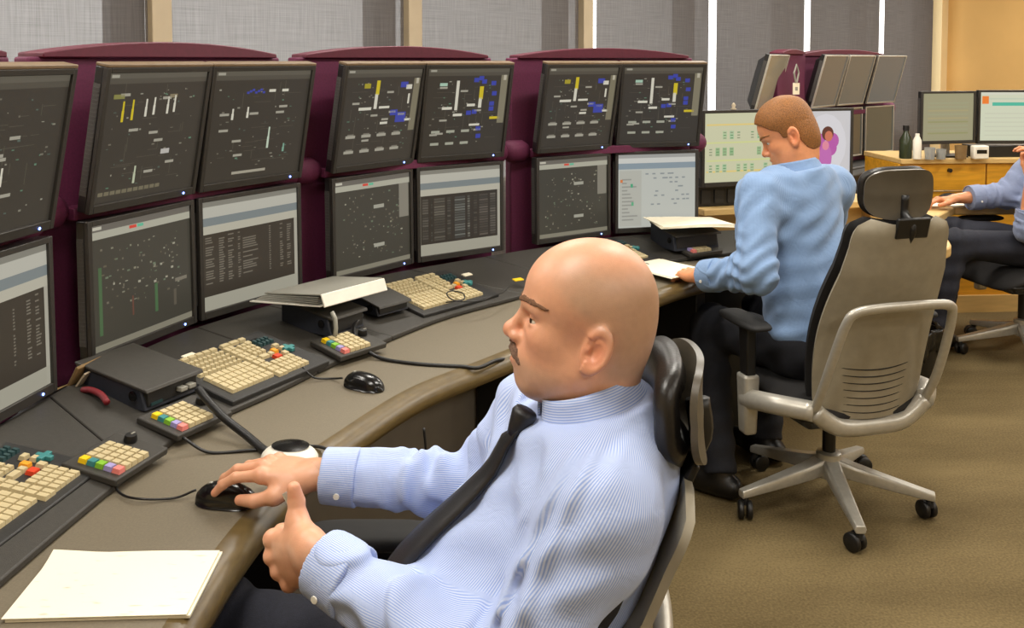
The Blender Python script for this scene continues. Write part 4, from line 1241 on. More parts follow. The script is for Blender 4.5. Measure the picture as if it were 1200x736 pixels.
# ------------------------------------------------------------------ far console island: monitors seen at a slant from their right
far_top = 'slanted upper monitors of the far console'  # plain glow of these faces stands in for their reflections
def far_mon(label, p0, ang, z, H, tilt, c, grp, depth=.075, W=0.39):
    a = math.radians(ang)
    p1 = (p0[0] + W * math.cos(a), p0[1] + W * math.sin(a))
    return make_monitor(label, p0, p1, z, H, pic_plain(c), tilt, grp, led=False, frame='silver', bz=0.008, bz_low=0.01, depth=depth, scr='screen_gloss')
FT = math.radians(15)
far_mon('slanted far monitor with beige glossy face, leftmost above the reading man\'s hair', (1.395, 5.40), 58, 1.195, 0.345, FT, (118, 106, 84), far_top)
far_mon('first slanted far monitor with painted silvery sheen, right of the dark maroon tower side', (1.882, 5.90), 50, 1.195, 0.345, FT, (84, 82, 76), far_top)
far_mon('middle slanted far monitor with painted silvery sheen, above the flower picture', (2.148, 6.21), 45, 1.195, 0.345, FT, (88, 86, 78), far_top)
far_mon('last silvery slanted far monitor, rightmost with painted grey sheen', (2.45, 6.50), 40, 1.195, 0.345, FT, (92, 92, 88), far_top)
far_low = 'lower monitors of the far console'
far_mon('dark lower far monitor just right of the flower picture', (2.148, 6.21), 45, 0.84, 0.335, 0, (50, 52, 46), far_low)
far_mon('lower far monitor with greenish dark face beside the bottles', (2.45, 6.50), 40, 0.84, 0.335, 0, (62, 66, 58), far_low)
make_tower('a', (1.62, 5.62), (1.84, 5.86), 'dark maroon far tower side above the reading man\'s hair', offs=0.02, zt=1.545, arch=0.02, z0=0.0, ext=0.02, group='far maroon towers')
make_tower('b', (1.90, 5.92), (2.80, 6.77), 'low arched maroon far tower behind the silvery slanted monitors', offs=0.11, zt=1.535, arch=0.035, z0=0.0, ext=0.02, group='far maroon towers')
t = thing('far_console_base', 'dark far console body under the slanted monitors', 'console', (2.2, 6.3, 0), math.radians(45))
MB().box((0, 0.0, 0.40), (1.5, 0.36, 0.80)).build('body', M['slate_dark'], t, bevel=0.01)
MB().box((0, -0.15, 0.76), (1.5, 0.3, 0.05)).build('top', M['slate'], t, bevel=0.01)
# badge hanging on the far tower side
t = thing('badge', 'white badge hanging from a grey strap on the far maroon tower', 'badge', (1.715, 5.665, 1.36), math.radians(30))
MB().box((0, 0, -0.035), (0.055, 0.004, 0.07)).build('card', M['paper'], t, bevel=0.001)
MB().box((0, -0.003, -0.035), (0.02, 0.002, 0.022)).build('photo', M['grey_plastic'], t)
MB().tube([(-0.004, 0, 0.0), (-0.02, 0, 0.06), (0.0, 0.0, 0.11), (0.02, 0, 0.06), (0.004, 0, 0.0)], 0.006, 6).build('strap', M['grey_plastic'], t)
# small clip lamps on the top edge of the spreadsheet monitor
t = thing('desk_figurine', 'tiny pale ornament on top of the spreadsheet monitor', 'ornament', (0.975, 4.125, 1.280))
MB().lathe([(0.012, 0), (0.014, 0.004), (0.006, 0.01), (0.010, 0.02), (0.004, 0.03), (0.001, 0.031)], 12).build('body', M['mullion'], t, smooth=True)

# ------------------------------------------------------------------ ochre credenza with hutch, desk and the third workplace
cab = thing('credenza', 'ochre wooden credenza under the two right-hand monitors', 'cabinet', (2.85, 5.55, 0), math.radians(4))
MB().box((0.25, 0.20, 0.905), (1.66, 0.50, 0.03)).build('top', M['wood_tan'], cab, bevel=0.004)
for q, x in enumerate((-0.42, 0.12, 0.66)):
    p_ = MB().box((x + .1, -0.02, 0.81), (0.53, 0.02, 0.155)).build('front_panel', M['wood_yellow'], cab, bevel=0.003)
    MB().tube([(0, 0, 0), (0, -0.02, 0)], 0.012, 10).build('knob', M['black'], p_, loc=(x + .14, -0.03, 0.85))
for x in (-0.565, 1.06): MB().box((x, 0.2, 0.45), (0.03, 0.46, 0.88)).build('side_panel', M['wood_yellow'], cab, bevel=0.003)
MB().box((0.25, 0.0, 0.36), (1.62, 0.02, 0.72)).build('lower_panel', M['wood_yellow'], cab)
MB().box((0.25, -0.02, 0.05), (1.62, 0.03, 0.10)).build('plinth', M['wood_tan'], cab)
dk = thing('peninsula_desk', 'tan desk with rounded end reaching out from the ochre credenza', 'desk', (2.2, 4.9, 0))
outl = [(3.75, 5.25), (1.95, 5.25), (1.80, 4.36)]
arc = [(1.64 + 0.235 * math.cos(a), 4.02 + 0.235 * math.sin(a)) for a in [math.radians(q) for q in range(46, 354, 14)]]
outl = outl + arc + [(2.10, 4.62), (2.35, 4.95), (3.75, 5.0)]
MB().prism([(x - 2.2, y - 4.9) for x, y in outl], 0.675, 0.72).build('top', M['wood_tan'], dk, bevel=0.008)
MB().lathe([(0.001, 0), (0.11, 0), (0.11, 0.015), (0.035, 0.03), (0.035, 0.675), (0.001, 0.675)], 20, (1.55 - 2.2, 4.03 - 4.9, 0)).build('pedestal', M['silver'], dk, smooth='auto')

make_monitor('right-hand monitor with dull khaki page in purple-black frame', (2.385, 5.47), (2.75, 5.56), 1.005, 0.31, pic_far(3), 0, 'monitors on the ochre credenza', led=False)
make_monitor('right-hand monitor with bright page, orange mark and turquoise bar', (2.768, 5.57), (3.16, 5.58), 1.0, 0.32, pic_far2(), 0, 'monitors on the ochre credenza', led=False)
t = thing('monitor_riser', 'long black monitor base on the ochre credenza', 'stand', (2.95, 5.64, 0.92), math.radians(4))
MB().box((0.12, 0, 0.035), (0.66, 0.14, 0.07)).build('body', M['black'], t, bevel=0.005)
MB().box((-0.34, 0, 0.006), (0.18, 0.16, 0.012)).build('plate', M['black'], t, bevel=0.003)
MB().tube([(-0.34, 0.02, 0.0), (-0.34, 0.02, 0.12)], 0.025, 12).build('stem', M['silver'], t)
# bottles, glasses and mugs on the credenza
def lathe_thing(name, label, cat, loc, prof, m, cap=None, grp='small things on the credenza', S=1.0):
    t = thing(name, label, cat, loc, 0, grp)
    MB().lathe([(r * S, z * S) for r, z in prof], 18).build('body', m, t, smooth='auto')
    if cap: MB().lathe([(r * S, z * S) for r, z in cap[0]], 14).build('cap', cap[1], t, smooth='auto')
    return t
M['dark_glass'] = mat('dark_green_glass', (46, 54, 36), 0.15, var=0.05)
M['clear_glass'] = mat('frosted_glass', (196, 198, 196), 0.12, var=0.05); M['clear_glass'].node_tree.nodes['Principled BSDF'].inputs['Transmission Weight'].default_value = 0.6
lathe_thing('bottle', 'dark green bottle with black cap on the credenza', 'bottle', (2.315, 5.50, 0.92), [(0.001, 0), (0.034, 0.001), (0.036, 0.01), (0.036, 0.11), (0.016, 0.15), (0.014, 0.17), (0.001, 0.171)], M['dark_glass'], ([(0.001, .165), (0.018, 0.165), (0.018, 0.195), (0.001, .196)], M['black']))
lathe_thing('bottle', 'slim pale bottle right of the dark green bottle', 'bottle', (2.365, 5.46, 0.92), [(0.001, 0), (0.022, 0.001), (0.024, 0.01), (0.024, 0.11), (0.012, 0.135), (0.012, 0.15), (0.001, 0.151)], M['white_plastic'])
lathe_thing('glass', 'small clear tumbler between bottles and monitor', 'glass', (2.43, 5.44, 0.92), [(0.001, 0), (0.026, 0.001), (0.031, 0.07), (0.029, 0.07), (0.024, 0.008), (0.001, 0.007)], M['clear_glass'])
lathe_thing('glass', 'second clear tumbler below the khaki monitor', 'glass', (2.50, 5.45, 0.92), [(0.001, 0), (0.025, 0.001), (0.029, 0.06), (0.027, 0.06), (0.023, 0.008), (0.001, 0.007)], M['clear_glass'])
lathe_thing('mug', 'brown mug under the khaki monitor', 'mug', (2.625, 5.47, 0.92), [(0.001, 0), (0.03, 0.001), (0.034, 0.08), (0.031, 0.08), (0.028, 0.008), (0.001, 0.007)], M['tan_card'])
t = thing('desk_clock', 'white desk clock with dark display under the khaki monitor', 'clock', (2.735, 5.47, 0.92), 0.05)
MB().box((0, 0, 0.04), (0.09, 0.05, 0.08)).build('case', M['white_plastic'], t, bevel=0.008)
MB().box((0, -0.026, 0.045), (0.06, 0.003, 0.022)).build('display', M['black_gloss'], t, bevel=0.001)
# things on the desk by the third man
tag(MB().box((0, 0, 0.004), (0.30, 0.2, 0.008)).build('paper_sheet', M['paper'], loc=(2.30, 5.03, 0.72), rot=(0, 0, 0.2)), 'white papers on the tan desk by the third man\'s hand', 'paper')
make_mouse('black mouse on the far tan desk beside papers', (2.42, 5.17, 0.72), 0.1, M['black'], 1.15)
tag(MB().box((0, 0, 0.012), (0.16, 0.07, 0.025)).build('telephone_handset', M['black'], loc=(2.80, 5.30, 0.72), rot=(0, 0, 0.15), bevel=0.008), 'black handset lying before the ochre panel', 'telephone')
# waste bin with liner behind the grey chair
t = thing('waste_bin', 'black waste bin with crumpled shiny liner behind the grey chair', 'bin', (1.80, 4.20, 0))
MB().lathe([(0.001, 0.0), (0.105, 0.0), (0.112, 0.01), (0.13, 0.29), (0.125, 0.29), (0.108, 0.015), (0.001, 0.014)], 24).build('body', M['black'], t, smooth='auto')
R = random.Random(2)
mb = MB(); n = 30
ph = [R.uniform(0, 6) for _ in range(4)]
def lf(u, v):
    a = 2 * PI * u
    wob = 0.010 * math.sin(7 * a + ph[0]) + 0.007 * math.sin(13 * a + ph[1] + 4 * v) + .004 * math.sin(23 * a + ph[2])
    return ((0.134 + wob * (1 + v)) * math.cos(a), (0.134 + wob * (1 + v)) * math.sin(a), 0.305 - 0.11 * v + 0.02 * math.sin(5 * a + ph[3]) * v)
mb.grid(lf, 72, 6, 0.002).build('liner', M['black_gloss'], t, smooth=True)
# ------------------------------------------------------------------ people
def unit(v):
    v = np.asarray(v, float); return v / np.linalg.norm(v)
def frame_from(fwd, up):
    """rows: forward, left, up"""
    f = unit(fwd); u = np.asarray(up, float); u = unit(u - f * (u @ f)); l = np.cross(u, f)
    return np.stack([f, l, u])
def head_frame(yaw, pitch, roll=0.0):
    cy, sy = math.cos(yaw), math.sin(yaw); cp, sp = math.cos(pitch), math.sin(pitch)
    f = np.array([cy * cp, sy * cp, sp]); u = np.array([-cy * sp, -sy * sp, cp]); l = np.cross(u, f)
    if roll:
        l, u = l * math.cos(roll) + u * math.sin(roll), u * math.cos(roll) - l * math.sin(roll)
    return np.stack([f, l, u])

def head_core(q):
    """skull, jaw and face; q in head axes (x forward, y left, z up), origin between the ears"""
    a = np.abs(q[:, 1])
    m = np.stack([q[:, 0], a, q[:, 2]], 1)              # mirrored
    d = ell(q, (0.008, 0, 0.052), (0.090, 0.077, 0.087))
    d = smin(d, ell(q, (0.043, 0, 0.052), (0.0655, 0.063, 0.062)), 0.03)
    d = smin(d, ell(q, (-0.022, 0, 0.005), (0.060, 0.064, 0.062)), 0.03)
    d = smin(d, ell(q, (0.048, 0, -0.030), (0.050, 0.055, 0.075)), 0.035)
    d = smin(d, rc(m, (0.012, 0.050, -0.045), (0.066, 0.020, -0.086), 0.019, 0.015), 0.03)
    d = smin(d, rc(q, (0.066, 0, -0.076), (0.0, 0, -0.072), 0.026, 0.040), 0.02)
    d = smin(d, ell(q, (0.0775, 0, -0.083), (0.0165, 0.021, 0.016)), 0.018)
    d = smin(d, ell(m, (0.058, 0.043, -0.012), (0.030, 0.020, 0.021)), 0.02)
    d = smin(d, ell(m, (0.038, 0.036, -0.048), (0.038, 0.023, 0.036)), 0.025)
    d = smin(d, ell(q, (0.082, 0, -0.050), (0.0255, 0.031, 0.026)), 0.02)
    return d, m
def head_sdf(q, lid=0.4):
    d, m = head_core(q)
    # sockets, brow, eyelids
    d = smax(d, -ell(m, (0.106, 0.038, 0.0105), (0.026, 0.026, 0.0130)), 0.010)
    d = smin(d, rc(m, (0.099, 0.010, 0.028), (0.083, 0.044, 0.030), 0.0095, 0.008), 0.016)
    eye = sph(m, (0.0800, 0.0350, 0.011), 0.0146)
    up_lid = smax(eye, -(m[:, 2] - (0.0115 + 0.006 * (1 - lid)) + 0.1 * (m[:, 1] - 0.0325)), 0.002)
    lo_lid = smax(eye, (m[:, 2] - 0.0065), 0.002)
    d = smin(d, up_lid, 0.004); d = smin(d, lo_lid, 0.004)
    d = smin(d, rc(m, (0.088, 0.024, -0.004), (0.076, 0.046, 0.000), 0.006, 0.005), 0.012)
    # nose
    d = smin(d, rc(q, (0.099, 0, 0.020), (0.1165, 0, -0.018), 0.0070, 0.0095), 0.012)
    d = smin(d, sph(q, (0.1185, 0, -0.0215), 0.0112), 0.008)
    d = smin(d, ell(m, (0.1065, 0.0125, -0.0265), (0.0115, 0.0075, 0.0080)), 0.007)
    d = smax(d, -ell(m, (0.1115, 0.0065, -0.0345), (0.0060, 0.0030, 0.0040)), 0.003)
    # mouth
    d = smin(d, rc(m, (0.1070, 0.0, -0.0500), (0.0970, 0.021, -0.0545), 0.0062, 0.0036), 0.005)
    d = smin(d, rc(m, (0.1045, 0.0, -0.0630), (0.0960, 0.019, -0.0600), 0.0064, 0.0040), 0.005)
    d = smax(d, -rc(m, (0.1120, 0.0, -0.0565), (0.0960, 0.024, -0.0572), 0.0018, 0.0012), 0.003)
    # ear: disc with rim and hollow
    c, s = math.cos(0.25), math.sin(0.25)
    Me = np.array([[c, 0, s], [0, 1, 0], [-s, 0, c]], F32)
    e = (m - A(-0.006, 0.0775, 0.002)) @ Me.T
    e[:, 1] += 0.30 * e[:, 0]                              # flares out towards the back
    r = np.sqrt((e[:, 0] / 0.0175) ** 2 + ((e[:, 2]) / 0.030) ** 2)
    disc = np.maximum((r - 1) * 0.018, np.abs(e[:, 1]) - 0.0030)
    rim = np.sqrt(((r - 0.92) * 0.018) ** 2 + (e[:, 1] - 0.0042) ** 2) - 0.0046
    rim = np.where((e[:, 0] > 0.008) & (e[:, 2] < 0.012), rim + 0.004, rim)
    ear = smin(disc, rim, 0.004)
    ear = smin(ear, ell(e, (-0.002, 0.001, -0.026), (0.009, 0.005, 0.009)), 0.004)
    anti = np.sqrt(((np.sqrt((e[:, 0] / 0.012) ** 2 + ((e[:, 2] + 0.002) / 0.020) ** 2) - 0.8) * 0.013) ** 2 + (e[:, 1] - 0.0030) ** 2) - 0.0030
    anti = np.where(e[:, 0] > 0.006, anti + 0.01, anti)
    ear = smin(ear, anti, 0.002)
    ear = smax(ear, -ell(e, (0.003, 0.007, -0.004), (0.0075, 0.0085, 0.0105)), 0.003)
    ear = smin(ear, ell(e, (0.011, 0.002, -0.004), (0.004, 0.004, 0.006)), 0.003)
    d = smin(d, ear, 0.007)
    return d

def head_colour(q, base, stubble=None, strength=0.0):
    """skin tones: lips, ears, nose and cheeks redder, shaved hair area greyer, eyelids darker"""
    a = np.abs(q[:, 1])
    col = np.tile(np.array(base, F32), (len(q), 1))
    def blend(w, c):
        nonlocal col
        w = np.clip(w, 0, 1)[:, None]
        col = col * (1 - w) + np.array(c, F32) * w
    g = lambda c, r: np.exp(-(((q[:, 0] - c[0]) / r[0]) ** 2 + ((a - c[1]) / r[1]) ** 2 + ((q[:, 2] - c[2]) / r[2]) ** 2))
    b = np.array(base)
    if stubble is not None:
        hl = 0.055 - 0.9 * (q[:, 0] - 0.03) * (q[:, 0] > 0.03) + 0 * a
        w = np.clip((0.085 - q[:, 0]) / 0.05, 0, 1) * np.clip((q[:, 2] - (0.02 + 0.55 * np.maximum(q[:, 0], -0.02))) / 0.02, 0, 1) * np.clip((0.122 - q[:, 2]) / 0.03, 0, 1)
        w = np.maximum(w, np.clip((-0.015 - q[:, 0]) / 0.02, 0, 1) * np.clip((q[:, 2] + 0.05) / 0.02, 0, 1) * np.clip((0.122 - q[:, 2]) / 0.03, 0, 1))
        blend(0.62 * w, stubble)
        w = np.clip((q[:, 0] - 0.015) / 0.03, 0, 1) * np.clip((-0.040 - q[:, 2]) / 0.018, 0, 1)
        blend(strength * w, stubble)
    blend(0.45 * g((0.118, 0, -0.022), (0.02, 0.016, 0.018)), b * np.array((1.05, 0.72, 0.66)))
    blend(0.35 * g((0.075, 0.042, -0.016), (0.03, 0.022, 0.022)), b * np.array((1.05, 0.75, 0.70)))
    blend(0.55 * g((-0.006, 0.083, 0.0), (0.03, 0.010, 0.036)), b * np.array((1.06, 0.66, 0.58)))
    blend(0.45 * g((0.086, 0.038, 0.0200), (0.020, 0.022, 0.0040)), b * np.array((0.70, 0.52, 0.46)))  # darker reddish lid edge and crease above the eye
    blend(0.35 * g((0.086, 0.038, 0.0030), (0.016, 0.018, 0.0035)), b * np.array((0.82, 0.62, 0.56)))
    lips = np.maximum(g((0.106, 0, -0.051), (0.010, 0.018, 0.0045)), g((0.103, 0, -0.0625), (0.010, 0.016, 0.0055)))
    blend(0.85 * lips, b * np.array((0.86, 0.50, 0.48)))
    return np.clip(col, 0, 1)

FL = [(0.044, 0.027, 0.022), (0.048, 0.031, 0.023), (0.044, 0.029, 0.023), (0.035, 0.021, 0.020)]
FR = [(0.0098, 0.0088, 0.0080, 0.0068), (0.0100, 0.0090, 0.0081, 0.0069), (0.0094, 0.0085, 0.0077, 0.0066), (0.0084, 0.0075, 0.0068, 0.0059)]
FK = [(0.089, 0.029, 0.000), (0.094, 0.008, 0.003), (0.090, -0.013, 0.001), (0.082, -0.032, -0.004)]
def finger_pts(pose):
    out = []
    for k in range(4):
        p = np.array(FK[k], float); th = 0.0; ps = math.radians(pose['spread'][k])
        pts = [p.copy()]
        for j in range(3):
            th += math.radians(pose['flex'][k][j])
            p = p + FL[k][j] * np.array((math.cos(th) * math.cos(ps), math.sin(ps), -math.sin(th)))
            pts.append(p.copy())
        out.append(pts)
    return out
def hand_sdf(q, pose, arm=0.10):
    """q in hand axes: x to the fingers, y to the thumb side, z out of the back of the hand; origin in the wrist"""
    d = None
    for k, (wy, wr) in enumerate(((0.012, 0.0150), (0.004, 0.0155), (-0.006, 0.0150), (-0.014, 0.0135))):
        K = FK[k]
        e = rc(q, (0.004, wy, -0.002), (K[0] - 0.004, K[1], K[2] - 0.003), wr, 0.0120 - 0.0006 * k)
        d = e if d is None else smin(d, e, 0.012)
    d = smin(d, ell(q, (0.05, 0.0, -0.008), (0.042, 0.034, 0.0145)), 0.012)
    d = smin(d, ell(q, (0.045, -0.022, -0.010), (0.034, 0.014, 0.014)), 0.012)
    t = pose['thumb']
    d = smin(d, rc(q, t[0], t[1], 0.0165, 0.0130), 0.016)
    th = smin(rc(q, t[1], t[2], 0.0126, 0.0114), rc(q, t[2], t[3], 0.0118, 0.0092), 0.003)
    d = smin(d, th, 0.008)
    # web between thumb and palm
    d = smin(d, rc(q, (0.045, 0.018, -0.006), t[1], 0.010, 0.009), 0.014)
    for k, pts in enumerate(finger_pts(pose)):
        r = FR[k]
        f = rc(q, pts[0], pts[1], r[0] + 0.0008, r[1])
        f = smin(f, rc(q, pts[1], pts[2], r[1] + 0.0003, r[2]), 0.004)
        f = smin(f, rc(q, pts[2], pts[3], r[2] + 0.0003, r[3]), 0.004)
        d = smin(d, f, 0.0055)
        d = smin(d, sph(q, (FK[k][0] - 0.001, FK[k][1], FK[k][2] + 0.0025), 0.0088), 0.010)
    # wrist and start of the forearm: oval
    s = q * A(1, 0.86, 1.12)
    av = np.asarray(pose.get('armv', (-1, 0, 0)), float) * A(1, 0.86, 1.12)
    d = smin(d, rc(s, (0.0, 0, -0.002), av * arm, 0.0245, 0.029), 0.018)
    return d
def hand_colour(q, pose, base):
    b = np.array(base, F32)
    col = np.tile(b, (len(q), 1))
    def blend(w, c):
        nonlocal col
        w = np.clip(w, 0, 1)[:, None]; col = col * (1 - w) + np.array(c, F32) * w
    tips = finger_pts(pose) + [[np.array(x) for x in pose['thumb']]]
    for k, pts in enumerate(tips):
        tip = np.array(pts[-1], F32); pre = np.array(pts[-2], F32)
        blend(0.35 * np.exp(-((q - tip) ** 2).sum(1) / 0.014 ** 2), b * A(1.05, 0.78, 0.72))
        dv = unit(tip - pre); up = np.array((0, 0, 1.0)) if k < 4 else np.array((0.2, 0.3, 1.0)); up = unit(up - dv * (up @ dv))
        nail = tip - dv * 0.002 + up * 0.0065
        blend(1.2 * np.exp(-(((q - nail.astype(F32)) ** 2).sum(1) / 0.0048 ** 2)), b * A(1.12, 1.02, 0.98))
    for k in range(4):
        blend(0.25 * np.exp(-((q - A(*FK[k]) - A(0, 0, .009)) ** 2).sum(1) / 0.010 ** 2), b * A(1.02, 0.80, 0.74))
    return np.clip(col, 0, 1)

def skin_mat(name, rough=0.42):
    m, n, l, b = newmat(name)
    at = n.new('ShaderNodeAttribute'); at.attribute_name = 'skin'
    tc = n.new('ShaderNodeTexCoord')
    nz = n.new('ShaderNodeTexNoise'); nz.inputs['Scale'].default_value = 90; nz.inputs['Detail'].default_value = 5
    l.new(tc.outputs['Object'], nz.inputs['Vector'])
    mr = n.new('ShaderNodeMapRange'); mr.inputs[3].default_value = 0.90; mr.inputs[4].default_value = 1.10
    l.new(nz.outputs['Fac'], mr.inputs[0])
    mx = n.new('ShaderNodeMix'); mx.data_type = 'RGBA'; mx.blend_type = 'MULTIPLY'; mx.inputs[0].default_value = 1
    l.new(at.outputs['Color'], mx.inputs[6]); l.new(mr.outputs[0], mx.inputs[7])
    l.new(mx.outputs[2], b.inputs['Base Color'])
    b.inputs['Roughness'].default_value = rough
    b.inputs['Subsurface Weight'].default_value = 0.12
    b.inputs['Subsurface Radius'].default_value = (0.010, 0.004, 0.002)
    b.inputs['Subsurface Scale'].default_value = 1.0
    n2 = n.new('ShaderNodeTexNoise'); n2.inputs['Scale'].default_value = 700
    l.new(tc.outputs['Object'], n2.inputs['Vector'])
    bp = n.new('ShaderNodeBump'); bp.inputs['Strength'].default_value = 0.18; bp.inputs['Distance'].default_value = 0.001
    l.new(n2.outputs['Fac'], bp.inputs['Height']); l.new(bp.outputs['Normal'], b.inputs['Normal'])
    return m
M['skin'] = skin_mat('skin')

def shirt_mat(name, c1, c2, period, check=False):
    m, n, l, b = newmat(name)
    at = n.new('ShaderNodeAttribute'); at.attribute_name = 'weave'
    mu = n.new('ShaderNodeMath'); mu.operation = 'MULTIPLY'; mu.inputs[1].default_value = 2 * PI / period
    l.new(at.outputs['Fac'], mu.inputs[0])
    sn = n.new('ShaderNodeMath'); sn.operation = 'SINE'; l.new(mu.outputs[0], sn.inputs[0])
    mr = n.new('ShaderNodeMapRange'); mr.inputs[1].default_value = -0.7; mr.inputs[2].default_value = 0.7
    l.new(sn.outputs[0], mr.inputs[0])
    mx = n.new('ShaderNodeMix'); mx.data_type = 'RGBA'; mx.inputs[6].default_value = lin(*c1); mx.inputs[7].default_value = lin(*c2)
    a2 = n.new('ShaderNodeAttribute'); a2.attribute_name = 'weave_strength'
    fm = n.new('ShaderNodeMix'); fm.data_type = 'FLOAT'; fm.inputs[2].default_value = 0.5
    l.new(a2.outputs['Fac'], fm.inputs[0]); l.new(mr.outputs[0], fm.inputs[3])
    l.new(fm.outputs[0], mx.inputs[0])
    l.new(mx.outputs[2], b.inputs['Base Color'])
    b.inputs['Roughness'].default_value = 0.8; b.inputs['Specular IOR Level'].default_value = 0.2
    b.inputs['Sheen Weight'].default_value = 0.15
    tc = n.new('ShaderNodeTexCoord')
    nz = n.new('ShaderNodeTexNoise'); nz.inputs['Scale'].default_value = 26; nz.inputs['Detail'].default_value = 4; nz.inputs['Distortion'].default_value = 1.2
    l.new(tc.outputs['Object'], nz.inputs['Vector'])
    bp = n.new('ShaderNodeBump'); bp.inputs['Strength'].default_value = 0.35; bp.inputs['Distance'].default_value = 0.006
    l.new(nz.outputs['Fac'], bp.inputs['Height']); l.new(bp.outputs['Normal'], b.inputs['Normal'])
    return m
M['shirt_stripe'] = shirt_mat('striped_shirt_cloth', (196, 207, 234), (142, 165, 220), 0.0034)
M['shirt_blue'] = shirt_mat('light_blue_shirt_cloth', (134, 160, 196), (116, 144, 184), 0.0030)
M['shirt_greyblue'] = shirt_mat('grey_blue_shirt_cloth', (140, 150, 176), (112, 124, 156), 0.0040)
M['tie'] = mat('black_tie_silk', (16, 15, 19), 0.45, var=0.15, scale=300, bump=0.2, bscale=900)
M['hair_ginger'] = mat('short_ginger_hair', (138, 88, 38), 0.55, var=0.35, scale=220, bump=0.8, bscale=600)
M['hair_brown'] = mat('short_brown_hair', (60, 42, 28), 0.6, var=0.3, scale=170, bump=0.9, bscale=420)
M['brow'] = mat('eyebrow_hair', (112, 78, 54), 0.8, var=0.3, scale=500, bump=0.6, bscale=900)
M['moustache'] = mat('moustache_hair', (118, 90, 74), 0.8, var=0.35, scale=500, bump=0.8, bscale=900)
M['eye_white'] = mat('eye_white', (225, 218, 208), 0.2)
M['iris'] = mat('iris_dark', (46, 32, 24), 0.15)
M['shoe'] = mat('black_shoe', (18, 16, 15), 0.35, var=0.1)
M['belt'] = mat('black_belt', (16, 15, 15), 0.45)

def seg(p, a, b):
    a = np.asarray(a, F32); b = np.asarray(b, F32); ab = b - a
    return np.clip((p - a) @ ab / float(ab @ ab), 0, 1)

